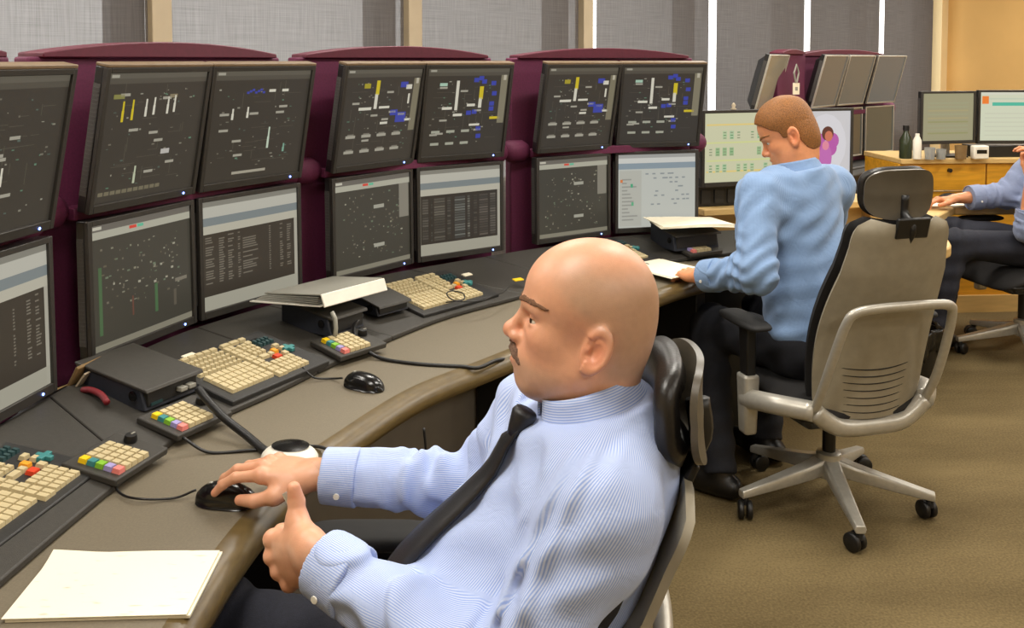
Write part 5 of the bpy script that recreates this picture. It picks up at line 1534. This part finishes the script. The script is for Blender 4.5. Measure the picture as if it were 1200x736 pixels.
def make_person(name, label, base, J, head, hands, shirt_m, trouser_m, skin, hs=0.0045, hair=None, wrinkle=1.0, seed=1):
    root = thing(name, label, 'person', base)
    g = {k: np.array(v, float) for k, v in J.items() if isinstance(v, tuple) and k not in ('collar', 'arm_r')}
    N, C, P = g['neck'], g['chest'], g['pelvis']
    left = unit(g['ls'] - g['rs'])
    a = unit(N - P); left = unit(left - a * (left @ a)); fw = np.cross(left, a)
    Mt = np.stack([fw, left, a]).astype(F32)
    rng = np.random.RandomState(seed)
    ph = rng.uniform(0, 6.28, 12)
    bel = P * 0.58 + C * 0.42 + fw * J.get('belly_fw', 0.015)
    sh = J.get('bulk', 1.0)
    def torso(p):
        d = ell(p, C - fw * J.get('chest_back', 0.0), (0.116 * sh, 0.172 * sh, 0.20), Mt)
        d = smin(d, ell(p, bel, (0.140 * sh, 0.165 * sh, 0.19), Mt), 0.08)
        d = smin(d, ell(p, P + a * 0.02, (0.125 * sh, 0.170 * sh, 0.13), Mt), 0.07)
        for s_ in (g['ls'], g['rs']):
            d = smin(d, rc(p, C + a * 0.11 + (s_ - C) * 0.15, s_ * 0.86 + C * 0.14, 0.085, 0.066), 0.07)
            d = smin(d, rc(p, N - a * 0.015 - fw * 0.022, s_ * 0.8 + N * 0.2, 0.058, 0.055), 0.05)
        return d
    def arm(p, s_, e_, w_, r=(0.066, 0.055, 0.040)):
        d = rc(p, s_, e_, r[0], r[1])
        return smin(d, rc(p, e_, w_, r[1], r[2]), 0.03)
    AR = J.get('arm_r', (0.066, 0.055, 0.042))
    def cuffcut(p, e_, w_):
        dv = unit(w_ - e_).astype(F32)
        return (p - np.asarray(w_, F32)) @ dv
    def folds(p, s_, e_, w_, k0):
        u1 = unit(e_ - s_).astype(F32); u2 = unit(w_ - e_).astype(F32)
        s1 = (p - np.asarray(s_, F32)) @ u1; s2 = (p - np.asarray(e_, F32)) @ u2
        side = np.cross(u1, u2); side = unit(side + np.array((1e-4, 0, 2e-4))).astype(F32); v = p @ side
        w = np.cross(side, u1).astype(F32); v2 = p @ w
        f1 = np.sin(2 * PI * (s1 / 0.058 + v / 0.10 + 0.4 * np.sin(v2 * 40 + ph[k0]))) * np.exp(-((s1 - np.linalg.norm(e_ - s_)) / 0.10) ** 2)
        f2 = np.sin(2 * PI * (s2 / 0.050 - v / 0.12 + 0.5 * np.sin(v2 * 36 + ph[k0 + 1]))) * np.exp(-((s2 - 0.03) / 0.09) ** 2)
        f3 = np.sin(2 * PI * (s1 / 0.085 - v2 / 0.07) + ph[k0 + 2]) * np.exp(-((s1 - 0.06) / 0.08) ** 2) * 0.8
        return f1 + f2 + f3
    ends = {}
    for sd in ('l', 'r'):
        ends[sd] = g[sd + 'cuff'] if sd + 'cuff' in g else g[sd + 'w']
    def shirt(p):
        d = torso(p)
        w = p @ a.astype(F32)
        v = p @ left.astype(F32); u = p @ fw.astype(F32)
        tor_f = np.sin(2 * PI * (w / 0.075 + 0.7 * np.sin(v * 14 + ph[0]) + 0.5 * u / 0.1)) * 0.5 + np.sin(2 * PI * (v / 0.11 + w / 0.21 + 0.5 * np.sin(w * 17 + ph[1])) + ph[2]) * 0.7
        d = d - 0.0030 * wrinkle * tor_f
        for q, sd in enumerate(('l', 'r')):
            s_, e_, w_ = g[sd + 's'], g[sd + 'e'], ends[sd]
            ar = arm(p, s_, e_, w_ + unit(w_ - e_) * 0.03, AR)
            ar = ar - 0.0042 * wrinkle * folds(p, s_, e_, w_, 3 + 3 * q)
            ar = smax(ar, cuffcut(p, e_, w_), 0.004)
            d = smin(d, ar, 0.045)
        # neck opening under the collar
        nd = unit(J['collar'][1]).astype(F32); nk_ = np.array(J['collar'][0], F32)
        rel = p - nk_; hh = rel @ nd; rr = np.sqrt(np.maximum(((rel - hh[:, None] * nd) ** 2).sum(1), 0))
        d = smin(d, rc(p, nk_ - nd * 0.10, nk_, J['collar'][2] + 0.016, J['collar'][2] + 0.006), 0.05)
        d = smax(d, np.minimum(hh + 0.008, 0.12 - rr), 0.006)
        # lower hem at the belt
        d = smax(d, -((p - np.asarray(P + a * J.get('hem', -0.02), F32)) @ a.astype(F32)), 0.01)
        return d
    pts = np.stack([g[k] for k in g if k in ('neck', 'chest', 'pelvis', 'ls', 'rs', 'le', 're', 'lw', 'rw')])
    lo = pts.min(0) - 0.17; hi = pts.max(0) + 0.17
    V, Fc = mesh_sdf(shirt, lo, hi, hs)
    me = np_mesh('shirt', V, Fc, base); me.materials.append(shirt_m)
    # weave coordinate: runs around torso and sleeves so that the stripes run along them
    segs = [('t', P, N)] + [(sd, g[sd + 's'], g[sd + 'e']) for sd in 'lr'] + [(sd, g[sd + 'e'], ends[sd]) for sd in 'lr']
    best = None; val = None; edge = None; wrap = None
    for k, (nm, p0, p1) in enumerate(segs):
        ax = unit(p1 - p0)
        ref = fw if abs(ax @ fw) < 0.8 else a
        e1 = unit(ref - ax * (ax @ ref)); e2 = np.cross(ax, e1)
        rel = V - p0.astype(F32)
        ang = np.arctan2(rel @ e2.astype(F32), -(rel @ e1.astype(F32)))
        R_ = 0.15 if nm == 't' else 0.058
        dist = torso(V) if nm == 't' else rc(V, p0, p1, 0.068, 0.05)
        vv = ang * R_
        wr = np.clip((PI - np.abs(ang)) / 0.12, 0, 1)
        if best is None: best, val, edge, wrap = dist.copy(), vv, np.full(len(V), 1.0), wr
        else:
            sel = dist < best
            edge = np.minimum(edge, np.abs(dist - best)) if nm == 't' or k <= 2 else np.where(sel, np.abs(dist - best), np.minimum(edge, np.abs(dist - best)))
            wrap = np.where(sel, wr, wrap)
            best = np.where(sel, dist, best); val = np.where(sel, vv, val)
    vfloat(me, 'weave', val)
    vfloat(me, 'weave_strength', np.clip(edge / 0.012, 0, 1) * wrap)
    so = link('shirt', me, None, root)
    # cuffs
    for sd in 'lr':
        e_, w_ = g[sd + 'e'], ends[sd]
        dv = unit(w_ - e_)
        r = AR[2] + 0.004
        def cf(p, w_=w_, dv=dv, r=r):
            d = rc(p, w_ - dv * 0.07, w_ + dv * 0.01, r + 0.004, r)
            dd = (p - np.asarray(w_ + dv * 0.004, F32)) @ dv.astype(F32)
            d = smax(d, dd, 0.003); d = smax(d, -(dd + 0.062), 0.003)
            return smax(d, -(rc(p, w_ - dv * 0.03, w_ + dv * 0.05, r - 0.004, r - 0.004)), 0.002)
        v2, f2 = mesh_sdf(cf, w_ - 0.11, w_ + 0.11, 0.003)
        m2 = np_mesh('cuff', v2, f2, base); m2.materials.append(shirt_m)
        e1 = unit(np.cross(dv, (0.1, 0.2, 1))); e2 = np.cross(dv, e1); rel = v2 - w_.astype(F32)
        vfloat(m2, 'weave_strength', np.ones(len(v2)))
        vfloat(m2, 'weave', np.arctan2(rel @ e2.astype(F32), rel @ e1.astype(F32)) * 0.05)
        co = link('cuff', m2, None, so)
        side = unit(np.cross(dv, (0, 0, 1)))
        if side[1] > 0: side = -side
        bpos = w_ - dv * 0.03 + side * (r + 0.0045) - np.array((0, 0, 0.012)) - np.array(base)
        MB().lathe([(0.001, -0.001), (0.0052, -0.001), (0.0052, 0.0012), (0.001, 0.0014)], 10, bpos, Vector((0, 0, 1)).rotation_difference(Vector(side)).to_matrix()).build('cuff_button', M['white_plastic'], so)
    # ---- collar: folded band round the neck with two points in front
    H = np.array(head['pos'], float); Rh = head_frame(head['yaw'], head['pitch'], head.get('roll', 0))
    nk = np.array(J['collar'][0], float); ndir = unit(J['collar'][1]); nr = J['collar'][2]
    cf_ = unit(fw - ndir * (fw @ ndir)); cl_ = np.cross(ndir, cf_)
    b_ = np.array(base)
    def colf(u, v):
        th = (-172 + 344 * u) / 180 * PI
        front = (1 + math.cos(PI - abs(th))) / 2      # 1 at the front gap
        front = max(0, (abs(th) - 1.7) / 1.3) if abs(th) > 1.7 else 0
        ang = PI + th
        rad = nr + 0.003 + 0.017 * v ** 1.3
        hgt = 0.020 - v * (0.042 + 0.030 * front) + 0.006 * (1 - v) * (1 - front)
        q = nk - b_ + cf_ * math.cos(ang) * (rad + 0.006 * front * v) * 1.04 + cl_ * math.sin(ang) * rad * 0.98 + ndir * hgt
        return tuple(q)
    cm = MB().grid(colf, 48, 6, -0.004)
    m3 = cm.mesh('collar'); m3.materials.append(shirt_m)
    vv = np.array([tuple(x.co) for x in m3.vertices], F32)
    rel = vv + b_.astype(F32) - nk.astype(F32)
    vfloat(m3, 'weave_strength', np.ones(len(vv)))
    vfloat(m3, 'weave', (rel @ ndir.astype(F32)))
    link('collar', m3, None, so, smooth=True)
    # ---- trousers
    def trousers(p):
        d = smax(ell(p, P - a * 0.01, (0.118 * sh, 0.165 * sh, 0.125), Mt), (p - np.asarray(P + a * 0.055, F32)) @ a.astype(F32), 0.008)
        for sd in 'lr':
            hp, kn, an = g[sd + 'h'], g[sd + 'k'], g[sd + 'a']
            leg = smin(rc(p, hp, kn, 0.092, 0.072), rc(p, kn, an, 0.072, 0.056), 0.03)
            s1 = (p - hp.astype(F32)) @ unit(kn - hp).astype(F32); s2 = (p - kn.astype(F32)) @ unit(an - kn).astype(F32)
            leg = leg - 0.004 * np.sin(2 * PI * (s1 / 0.07) + p[:, 1] * 20) * np.exp(-((s1 - np.linalg.norm(kn - hp)) / 0.1) ** 2) - 0.003 * np.sin(2 * PI * s2 / 0.08 + p[:, 0] * 25)
            leg = smax(leg, (p - an.astype(F32)) @ unit(an - kn).astype(F32) - 0.01, 0.005)
            d = smin(d, leg, 0.05)
        return d
    tp = np.stack([P] + [g[sd + q] for sd in 'lr' for q in 'hka'])
    V, Fc = mesh_sdf(trousers, tp.min(0) - 0.16, tp.max(0) + 0.16, 0.008)
    me = np_mesh('trousers', V, Fc, base); me.materials.append(trouser_m)
    link('trousers', me, None, root)
    # belt
    def belt(p):
        h_ = (p - np.asarray(P + a * 0.05, F32)) @ a.astype(F32)
        return smax(np.abs(torso(p) - 0.004) - 0.004, np.abs(h_) - 0.017, 0.003)
    if J.get('belt', True):
        V, Fc = mesh_sdf(belt, P - 0.22, P + 0.24, 0.006)
        me = np_mesh('belt', V, Fc, base); me.materials.append(M['belt']); link('belt', me, None, root)
    # ---- shoes
    for sd in 'lr':
        an = g[sd + 'a']; fd = np.array(J.get(sd + 'foot', tuple(fw)), float); fd[2] = 0; fd = unit(fd)
        gz = an[2] - 0.08
        toe = an + fd * 0.155; toe[2] = gz + 0.036
        heel = an - fd * 0.045; heel[2] = gz + 0.036
        def shoe(p):
            lat = np.cross((0, 0, 1), fd).astype(F32)
            d = smin(rc(p, heel, an + fd * 0.06 + np.array((0, 0, gz + 0.045 - an[2])), 0.038, 0.044), rc(p, an + fd * 0.06 + np.array((0, 0, gz + 0.045 - an[2])), toe, 0.044, 0.034), 0.03)
            d = smin(d, rc(p, an + np.array((0, 0, 0.02)), an - np.array((0, 0, 0.03)), 0.042, 0.044), 0.03)
            return smax(d, -(p[:, 2] - (gz + 0.004)), 0.006)
        V, Fc = mesh_sdf(shoe, np.minimum(heel, toe) - 0.12, np.maximum(heel, toe) + np.array((0.12, 0.12, 0.2)), 0.006)
        me = np_mesh('shoe', V, Fc, base); me.materials.append(M['shoe']); link('shoe', me, None, root)
    # ---- body: head and neck, hands, and the limbs and trunk inside the clothes, as one mesh
    hq = lambda p: (p - H.astype(F32)) @ Rh.T.astype(F32)
    nb = np.array(J['neck_low'], float); nt = H + Rh[0] * -0.012 + Rh[2] * -0.03
    lid = head.get('lid', 0.4)
    def hf(p):
        d = head_sdf(hq(p), lid)
        d = smin(d, rc(p, nt, nb, head.get('nr', 0.058), head.get('nr', 0.058) + 0.006), 0.03)
        return d
    mn = np.minimum(H, nb) - 0.17; mx_ = np.maximum(H, nb) + 0.17; mx_[2] = H[2] + 0.17; mn[2] = nb[2] - 0.05
    Vh, Fh = mesh_sdf(hf, mn, mx_, head.get('h', 0.0028))
    ch = head_colour(hq(Vh), skin, head.get('stubble'), head.get('shave', 0.0))
    VS, FS, CS = [Vh], [Fh], [ch]
    off = len(Vh)
    for sd in 'lr':
        hd = hands[sd]
        W = g[sd + 'w']; X = unit(hd['x']); Y = np.array(hd['y'], float); Y = unit(Y - X * (X @ Y))
        Z = np.cross(X, Y) if sd == 'r' else np.cross(Y, X)
        Ax = np.stack([X, Y, Z]).astype(F32)
        hd['armv'] = tuple(Ax.astype(float) @ unit(g[sd + 'e'] - W))
        fq = lambda p: ((p - W.astype(F32)) @ Ax.T) / hd.get('s', 1.0)
        Vv, Ff = mesh_sdf(lambda p: hand_sdf(fq(p), hd, hd.get('arm', 0.10)) * hd.get('s', 1.0), W - 0.24, W + 0.24, hd.get('h', 0.002))
        VS.append(Vv); FS.append(Ff + off); CS.append(hand_colour(fq(Vv), hd, skin)); off += len(Vv)
        hd['M'] = (W, Ax, hd.get('s', 1.0))
    def inner(p):
        d = torso(p) + 0.018
        ndc = unit(J['collar'][1]).astype(F32); d = smax(d, (p - np.array(J['collar'][0], F32)) @ ndc + 0.045, 0.01)
        for sd in 'lr':
            d = smin(d, arm(p, g[sd + 's'], g[sd + 'e'], g[sd + 'w'], (AR[0] - 0.014, AR[1] - 0.014, 0.026)), 0.02)
            d = smin(d, smin(rc(p, g[sd + 'h'], g[sd + 'k'], 0.075, 0.055), rc(p, g[sd + 'k'], g[sd + 'a'], 0.055, 0.038), 0.02), 0.03)
        return smin(d, rc(p, nb, N - a * 0.06, 0.05, 0.05), 0.02)
    allp = np.concatenate([pts, tp])
    Vv, Ff = mesh_sdf(inner, allp.min(0) - 0.2, allp.max(0) + 0.2, 0.014)
    VS.append(Vv); FS.append(Ff + off); CS.append(np.tile(np.array(skin, F32), (len(Vv), 1)))
    me = np_mesh('body', np.concatenate(VS), np.concatenate(FS), base)
    vcol(me, 'skin', np.concatenate(CS)); me.materials.append(M['skin'])
    link('body', me, None, root)
    # ---- eyes, brows
    Tm = Matrix(((Rh[0][0], Rh[1][0], Rh[2][0], H[0] - base[0]), (Rh[0][1], Rh[1][1], Rh[2][1], H[1] - base[1]), (Rh[0][2], Rh[1][2], Rh[2][2], H[2] - base[2]), (0, 0, 0, 1)))
    for sy in (1, -1):
        ball = MB().lathe([(0.0125 * math.sin(PI * k / 10) + 1e-5, -0.0125 * math.cos(PI * k / 10)) for k in range(11)], 16).build('eye', M['eye_white'], root, smooth=True)
        ball.matrix_local = Tm @ Matrix.Translation((0.0806, sy * 0.0350, 0.011))
        iris = MB().lathe([(0.0128 * math.sin(0.60 * k / 5) + 1e-5, 0.0128 * math.cos(0.60 * k / 5)) for k in range(6)], 16).build('iris', M['iris'], ball, smooth=True)
        iris.rotation_euler = (0, PI / 2, head.get('gaze', 0.0))
    def region(name, m, fn, thick, h=0.0022, parent=root, bnd=None):
        def f(p):
            q = hq(p)
            return fn(q, head_core(q)[0] if bnd != 'full' else head_sdf(q, lid), p)
        V, Fc = mesh_sdf(f, H - 0.17, H + 0.17, h)
        if len(V) == 0: return None
        me = np_mesh(name, V, Fc, base); me.materials.append(m)
        return link(name, me, None, parent)
    def nape(p):
        return smin(head_core(hq(p))[0], rc(p, nt, nb, head.get('nr', 0.058), head.get('nr', 0.058) + 0.006), 0.03)
    def brows(q, d, p):
        mm = np.stack([q[:, 0], np.abs(q[:, 1]), q[:, 2]], 1)
        mm = mm * A(1, 1, 2.0)
        pts_ = [(0.109, 0.010, 0.060), (0.104, 0.026, 0.072), (0.0925, 0.0475, 0.077), (0.0715, 0.0630, 0.074)]
        c = rc(mm, pts_[0], pts_[1], 0.0070, 0.0080)
        c = smin(c, rc(mm, pts_[1], pts_[2], 0.0080, 0.0070), 0.004)
        c = smin(c, rc(mm, pts_[2], pts_[3], 0.0070, 0.0040), 0.004)
        return smax(c, d - 0.0021, 0.001) + 0.0008 * np.sin(q[:, 1] * 900 + q[:, 2] * 700)
    region('eyebrows', head.get('brow', M['brow']), brows, 0.002, 0.0013, bnd='full')
    if head.get('moustache'):
        def mo(q, d, p):
            mm = np.stack([q[:, 0], np.abs(q[:, 1]), q[:, 2]], 1)
            c = smin(rc(mm, (0.111, 0.002, -0.0415), (0.103, 0.020, -0.0470), 0.0075, 0.0062), rc(mm, (0.103, 0.020, -0.0470), (0.093, 0.029, -0.057), 0.0062, 0.0042), 0.004)
            return smax(c, d - 0.0034, 0.0015) + 0.0008 * np.sin(mm[:, 1] * 1400 + q[:, 2] * 500)
        region('moustache', M['moustache'], mo, 0.002, 0.0013, bnd='full')
    if hair:
        def hr(q, d, p):
            x, z = q[:, 0], q[:, 2]
            d = nape(p)
            line = np.interp(x, [-0.09, -0.045, -0.030, -0.018, 0.004, 0.012, 0.030, 0.036, 0.060, 0.085, 0.11], [-0.066, -0.064, -0.046, -0.004, 0.034, 0.006, 0.010, 0.036, 0.052, 0.078, 0.090]).astype(F32)
            top = np.clip((z - 0.04) / 0.08, 0, 1)
            n_ = 0.0005 * np.sin(q[:, 1] * 900 + x * 330) * np.sin(x * 1010 + z * 460)
            body_ = d - (0.0022 + 0.011 * top) - n_
            # hairline: keep what lies above it
            return smax(body_, (line - z), 0.004)
        region('hair', hair, hr, 0.006, 0.0026)
    return root, dict(torso=torso, shirt=shirt, fw=fw, left=left, a=a, P=P, N=N, C=C, base=base, H=H, Rh=Rh)

R_ = math.radians
skin1 = lin(214, 158, 126)[:3]; skin2 = lin(222, 150, 106)[:3]; skin3 = lin(206, 138, 96)[:3]
mouse_hand = dict(x=(-0.97, 0.16, 0.06), y=(0, -1, -0.12), flex=[(10, 24, 16), (14, 26, 18), (20, 30, 20), (26, 32, 20)], spread=[5, 0, -5, -10],
                  thumb=[(0.020, 0.022, -0.012), (0.055, 0.046, -0.024), (0.090, 0.052, -0.034), (0.118, 0.046, -0.040)], h=0.0019, arm=0.10)
fist_hand = dict(x=(-0.66, 0.62, -0.42), y=(-0.25, 0.2, 0.95), flex=[(46, 100, 62), (70, 92, 60), (74, 90, 58), (76, 88, 55)], spread=[2, 0, -2, -5],
                 thumb=[(0.018, 0.020, -0.010), (0.038, 0.044, -0.014), (0.035, 0.066, -0.018), (0.029, 0.084, -0.016)], h=0.0019, arm=0.10, s=1.08)
rest_hand = dict(x=(-0.28, 0.94, -0.06), y=(0.94, 0.28, 0), flex=[(18, 25, 15), (20, 28, 15), (24, 30, 18), (28, 30, 18)], spread=[6, 0, -5, -10],
                 thumb=[(0.020, 0.022, -0.012), (0.052, 0.046, -0.020), (0.080, 0.056, -0.026), (0.104, 0.056, -0.030)], h=0.003, arm=0.10)
J1 = dict(neck=(0.135, 1.33, 0.975), chest=(0.062, 1.33, 0.835), pelvis=(-0.105, 1.33, 0.535),
          ls=(0.112, 1.165, 0.920), le=(-0.005, 1.115, 0.730), lw=(-0.280, 1.282, 0.806), lcuff=(-0.262, 1.271, 0.801),
          rs=(0.045, 1.500, 0.930), re=(-0.055, 1.575, 0.770), rw=(-0.340, 1.590, 0.785), rcuff=(-0.322, 1.588, 0.782),
          lh=(-0.10, 1.235, 0.52), lk=(-0.50, 1.20, 0.565), la=(-0.50, 1.20, 0.085), rh=(-0.10, 1.425, 0.52), rk=(-0.50, 1.50, 0.565), ra=(-0.52, 1.50, 0.085),
          lfoot=(-1, 0, 0), rfoot=(-1, 0, 0), collar=((0.112, 1.33, 1.016), (-0.24, 0.02, 1.0), 0.067), neck_low=(0.125, 1.33, 0.95), belly_fw=0.02, bulk=1.06, chest_back=0.012)
man1, K1 = make_person('person', 'bald man in blue striped shirt and black tie, hand on the mouse', (-0.10, 1.33, 0), J1,
                   dict(pos=(0.1175, 1.335, 1.104), yaw=R_(173), pitch=R_(12), stubble=lin(176, 148, 124)[:3], shave=0.45, moustache=True, nr=0.059, lid=0.62, gaze=R_(14), h=0.0026),
                   dict(l=fist_hand, r=mouse_hand), M['shirt_stripe'], M['denim'], skin1, hs=0.0042, seed=3, wrinkle=1.35)
# necktie draped down the shirt front
def drape(K, w, t_along, off, side=0.0):
    """point on the shirt front: t_along = metres below the collar along the trunk, w = sideways"""
    o = K['N'] + K['a'] * (-t_along) + K['left'] * w
    p = o + K['fw'] * 0.34
    for _ in range(40):
        d = float(K['torso'](np.array([p], F32))[0]) - off - 0.005
        if d < 0.0006: break
        p = p - K['fw'] * min(d, 0.03) * 0.8
    return p
b1 = np.array((-0.10, 1.33, 0))
rows = []
nk1 = np.array(J1['collar'][0]); nd1 = unit(J1['collar'][1]); cf1 = unit(K1['fw'] - nd1 * (K1['fw'] @ nd1))
knot = nk1 + cf1 * 0.082 - nd1 * 0.022
def push(p, off):
    p = p + K1['fw'] * 0.12
    for _ in range(60):
        d = float(K1['shirt'](np.array([p], F32))[0]) - off
        if d < 0.0006: break
        p = p - K1['fw'] * min(d, 0.02) * 0.7
    return p
TT = [0.085 + 0.41 * k / 20 for k in range(21)]
tv = MB(); L_ = []
first = [np.array(drape(K1, (j / 4 * 2 - 1) * 0.020, TT[0], 0.0075 - 0.0035 * abs(j / 4 * 2 - 1))) for j in range(5)]
for i in range(23):
    t_ = TT[max(0, i - 2)]
    hw_ = 0.020 + 0.026 * min(1, max(0, t_ - 0.085) / 0.33)
    for j in range(5):
        w_ = (j / 4 * 2 - 1)
        if i < 2:
            top_ = knot + K1['left'] * w_ * 0.013 - nd1 * 0.004
            q = push(top_ * (1 - i / 2) + first[j] * (i / 2), 0.007 - 0.003 * abs(w_)) - b1
        else:
            q = drape(K1, w_ * hw_ - 0.012 * t_ / 0.4, t_, 0.0075 - 0.0035 * abs(w_)) - b1
        L_.append(tuple(q))
tie_f = [(i * 5 + j, (i + 1) * 5 + j, (i + 1) * 5 + j + 1, i * 5 + j + 1) for i in range(22) for j in range(4)]
tie = tv.add(L_, tie_f).build('necktie', M['tie'], man1, smooth=True)
sol = tie.modifiers.new('solid', 'SOLIDIFY'); sol.thickness = 0.005; sol.offset = 0
q = push(knot, 0.006) - b1
MB().lathe([(0.011, -0.024), (0.014, -0.012), (0.019, 0.010), (0.016, 0.016), (0.001, 0.017)], 12, q, Matrix.Rotation(0.45, 3, 'Y')).build('tie_knot', M['tie'], tie, smooth=True)
q = drape(K1, -0.012, 0.325, 0.011) - b1
MB().lathe([(0.001, -0.001), (0.007, -0.001), (0.0075, 0.001), (0.001, 0.003)], 12, q, Vector((0, 0, 1)).rotation_difference(Vector(K1['fw'])).to_matrix()).build('tie_stud', M['steel'], tie, smooth='auto')
# ring on the left ring finger
W_, Ax_, s_ = fist_hand['M']
fp = finger_pts(fist_hand)[2]
rp = fp[0] * 0.6 + fp[1] * 0.4; rd = unit(fp[1] - fp[0])
wp = W_ + (rp[None] @ Ax_)[0] - b1; wd = Vector(tuple((rd[None] @ Ax_)[0]))
ringm = MB()
ringm.tube([Vector(wp) + Vector((0, 0, 1)).rotation_difference(wd).to_matrix() @ Vector((0.0105 * math.cos(k * PI / 10), 0.0105 * math.sin(k * PI / 10), 0)) for k in range(21)], 0.0016, 6)
ringm.build('ring', M['silver_bright'], man1, smooth=True)
# pen between thumb and forefinger
def hw_pt(hd, q):
    W_, Ax_, s_ = hd['M']
    return Vector(tuple(W_ + (np.array([q], F32) @ Ax_)[0]))
pa, pb = hw_pt(fist_hand, (0.056, 0.088, -0.016)), hw_pt(fist_hand, (0.050, 0.030, -0.026))
pd = (pb - pa).normalized()
pen = thing('pen', 'slim silver and blue pen pinched under the bald man\'s thumb', 'pen', pa)
MB().tube([(0, 0, 0), tuple(pd * 0.075)], 0.0046, 10).build('barrel', M['silver'], pen, smooth='auto')
MB().tube([tuple(pd * 0.050), tuple(pd * 0.066)], 0.0056, 10).build('grip', M['navy_slate'], pen, smooth='auto')

# ---- the reading man
J2 = dict(neck=(1.0, 3.265, 1.105), chest=(0.995, 3.225, 0.93), pelvis=(1.035, 3.150, 0.545),
          ls=(0.825, 3.135, 1.045), le=(0.785, 2.985, 0.815), lw=(0.640, 3.170, 0.762), lcuff=(0.655, 3.150, 0.768),
          rs=(1.170, 3.385, 1.040), re=(1.16, 3.50, 0.80), rw=(0.98, 3.62, 0.78),
          lh=(0.96, 3.10, 0.525), lk=(0.72, 3.40, 0.53), la=(0.715, 3.16, 0.085), rh=(1.11, 3.20, 0.525), rk=(0.98, 3.62, 0.53), ra=(0.96, 3.46, 0.085),
          lfoot=(-0.6, 0.5, 0), rfoot=(-0.5, 0.7, 0), collar=((1.0, 3.268, 1.125), (-0.20, 0.10, 1.0), 0.066), neck_low=(1.0, 3.265, 1.06), bulk=1.06, belly_fw=0.0, hem=-0.10, belt=False, arm_r=(0.072, 0.062, 0.050))
hand2 = dict(rest_hand); hand2b = dict(rest_hand)
man2, K2 = make_person('person', 'ginger short-haired man in light blue shirt reading at the far desk', (1.035, 3.15, 0), J2,
                   dict(pos=(0.992, 3.285, 1.232), yaw=R_(158), pitch=R_(-24), nr=0.060, h=0.0034, brow=M['hair_ginger']),
                   dict(l=hand2, r=hand2b), M['shirt_blue'], M['trouser_black'], skin2, hs=0.006, hair=M['hair_ginger'], seed=8, wrinkle=1.2)
# ---- the third man at the picture edge
chin_hand = dict(x=(0.10, 0.05, 1), y=(0.2, 1, 0), flex=[(40, 50, 30)] * 4, spread=[4, 0, -4, -8], thumb=rest_hand['thumb'], h=0.004, arm=0.20)
reach_hand = dict(x=(-1, 0.02, -0.05), y=(0, -1, 0.15), flex=[(20, 30, 20), (26, 34, 20), (30, 36, 20), (34, 38, 20)], spread=[6, 0, -5, -10], thumb=rest_hand['thumb'], h=0.004, arm=0.14)
J3 = dict(neck=(2.80, 4.72, 1.08), chest=(2.79, 4.72, 0.92), pelvis=(2.72, 4.72, 0.56),
          ls=(2.77, 4.535, 1.00), le=(2.505, 4.50, 0.68), lw=(2.505, 4.51, 0.94), lcuff=(2.505, 4.505, 0.775),
          rs=(2.77, 4.905, 1.00), re=(2.60, 4.90, 0.79), rw=(2.315, 4.88, 0.775), rcuff=(2.395, 4.885, 0.778),
          lh=(2.70, 4.63, 0.545), lk=(2.17, 4.56, 0.60), la=(2.03, 4.50, 0.085), rh=(2.70, 4.81, 0.545), rk=(2.26, 4.84, 0.61), ra=(2.24, 4.82, 0.085),
          lfoot=(-1, 0, 0), rfoot=(-1, 0, 0), collar=((2.80, 4.72, 1.10), (0.0, 0, 1.0), 0.066), neck_low=(2.80, 4.72, 1.03), arm_r=(0.070, 0.066, 0.060))
man3, K3 = make_person('person', 'man in grey-blue shirt and jeans cut off at the right edge', (2.72, 4.72, 0), J3,
                   dict(pos=(2.81, 4.72, 1.235), yaw=R_(175), pitch=R_(-8), nr=0.058, h=0.006),
                   dict(l=chin_hand, r=reach_hand), M['shirt_greyblue'], M['denim'], skin3, hs=0.008, hair=M['hair_brown'], seed=5)
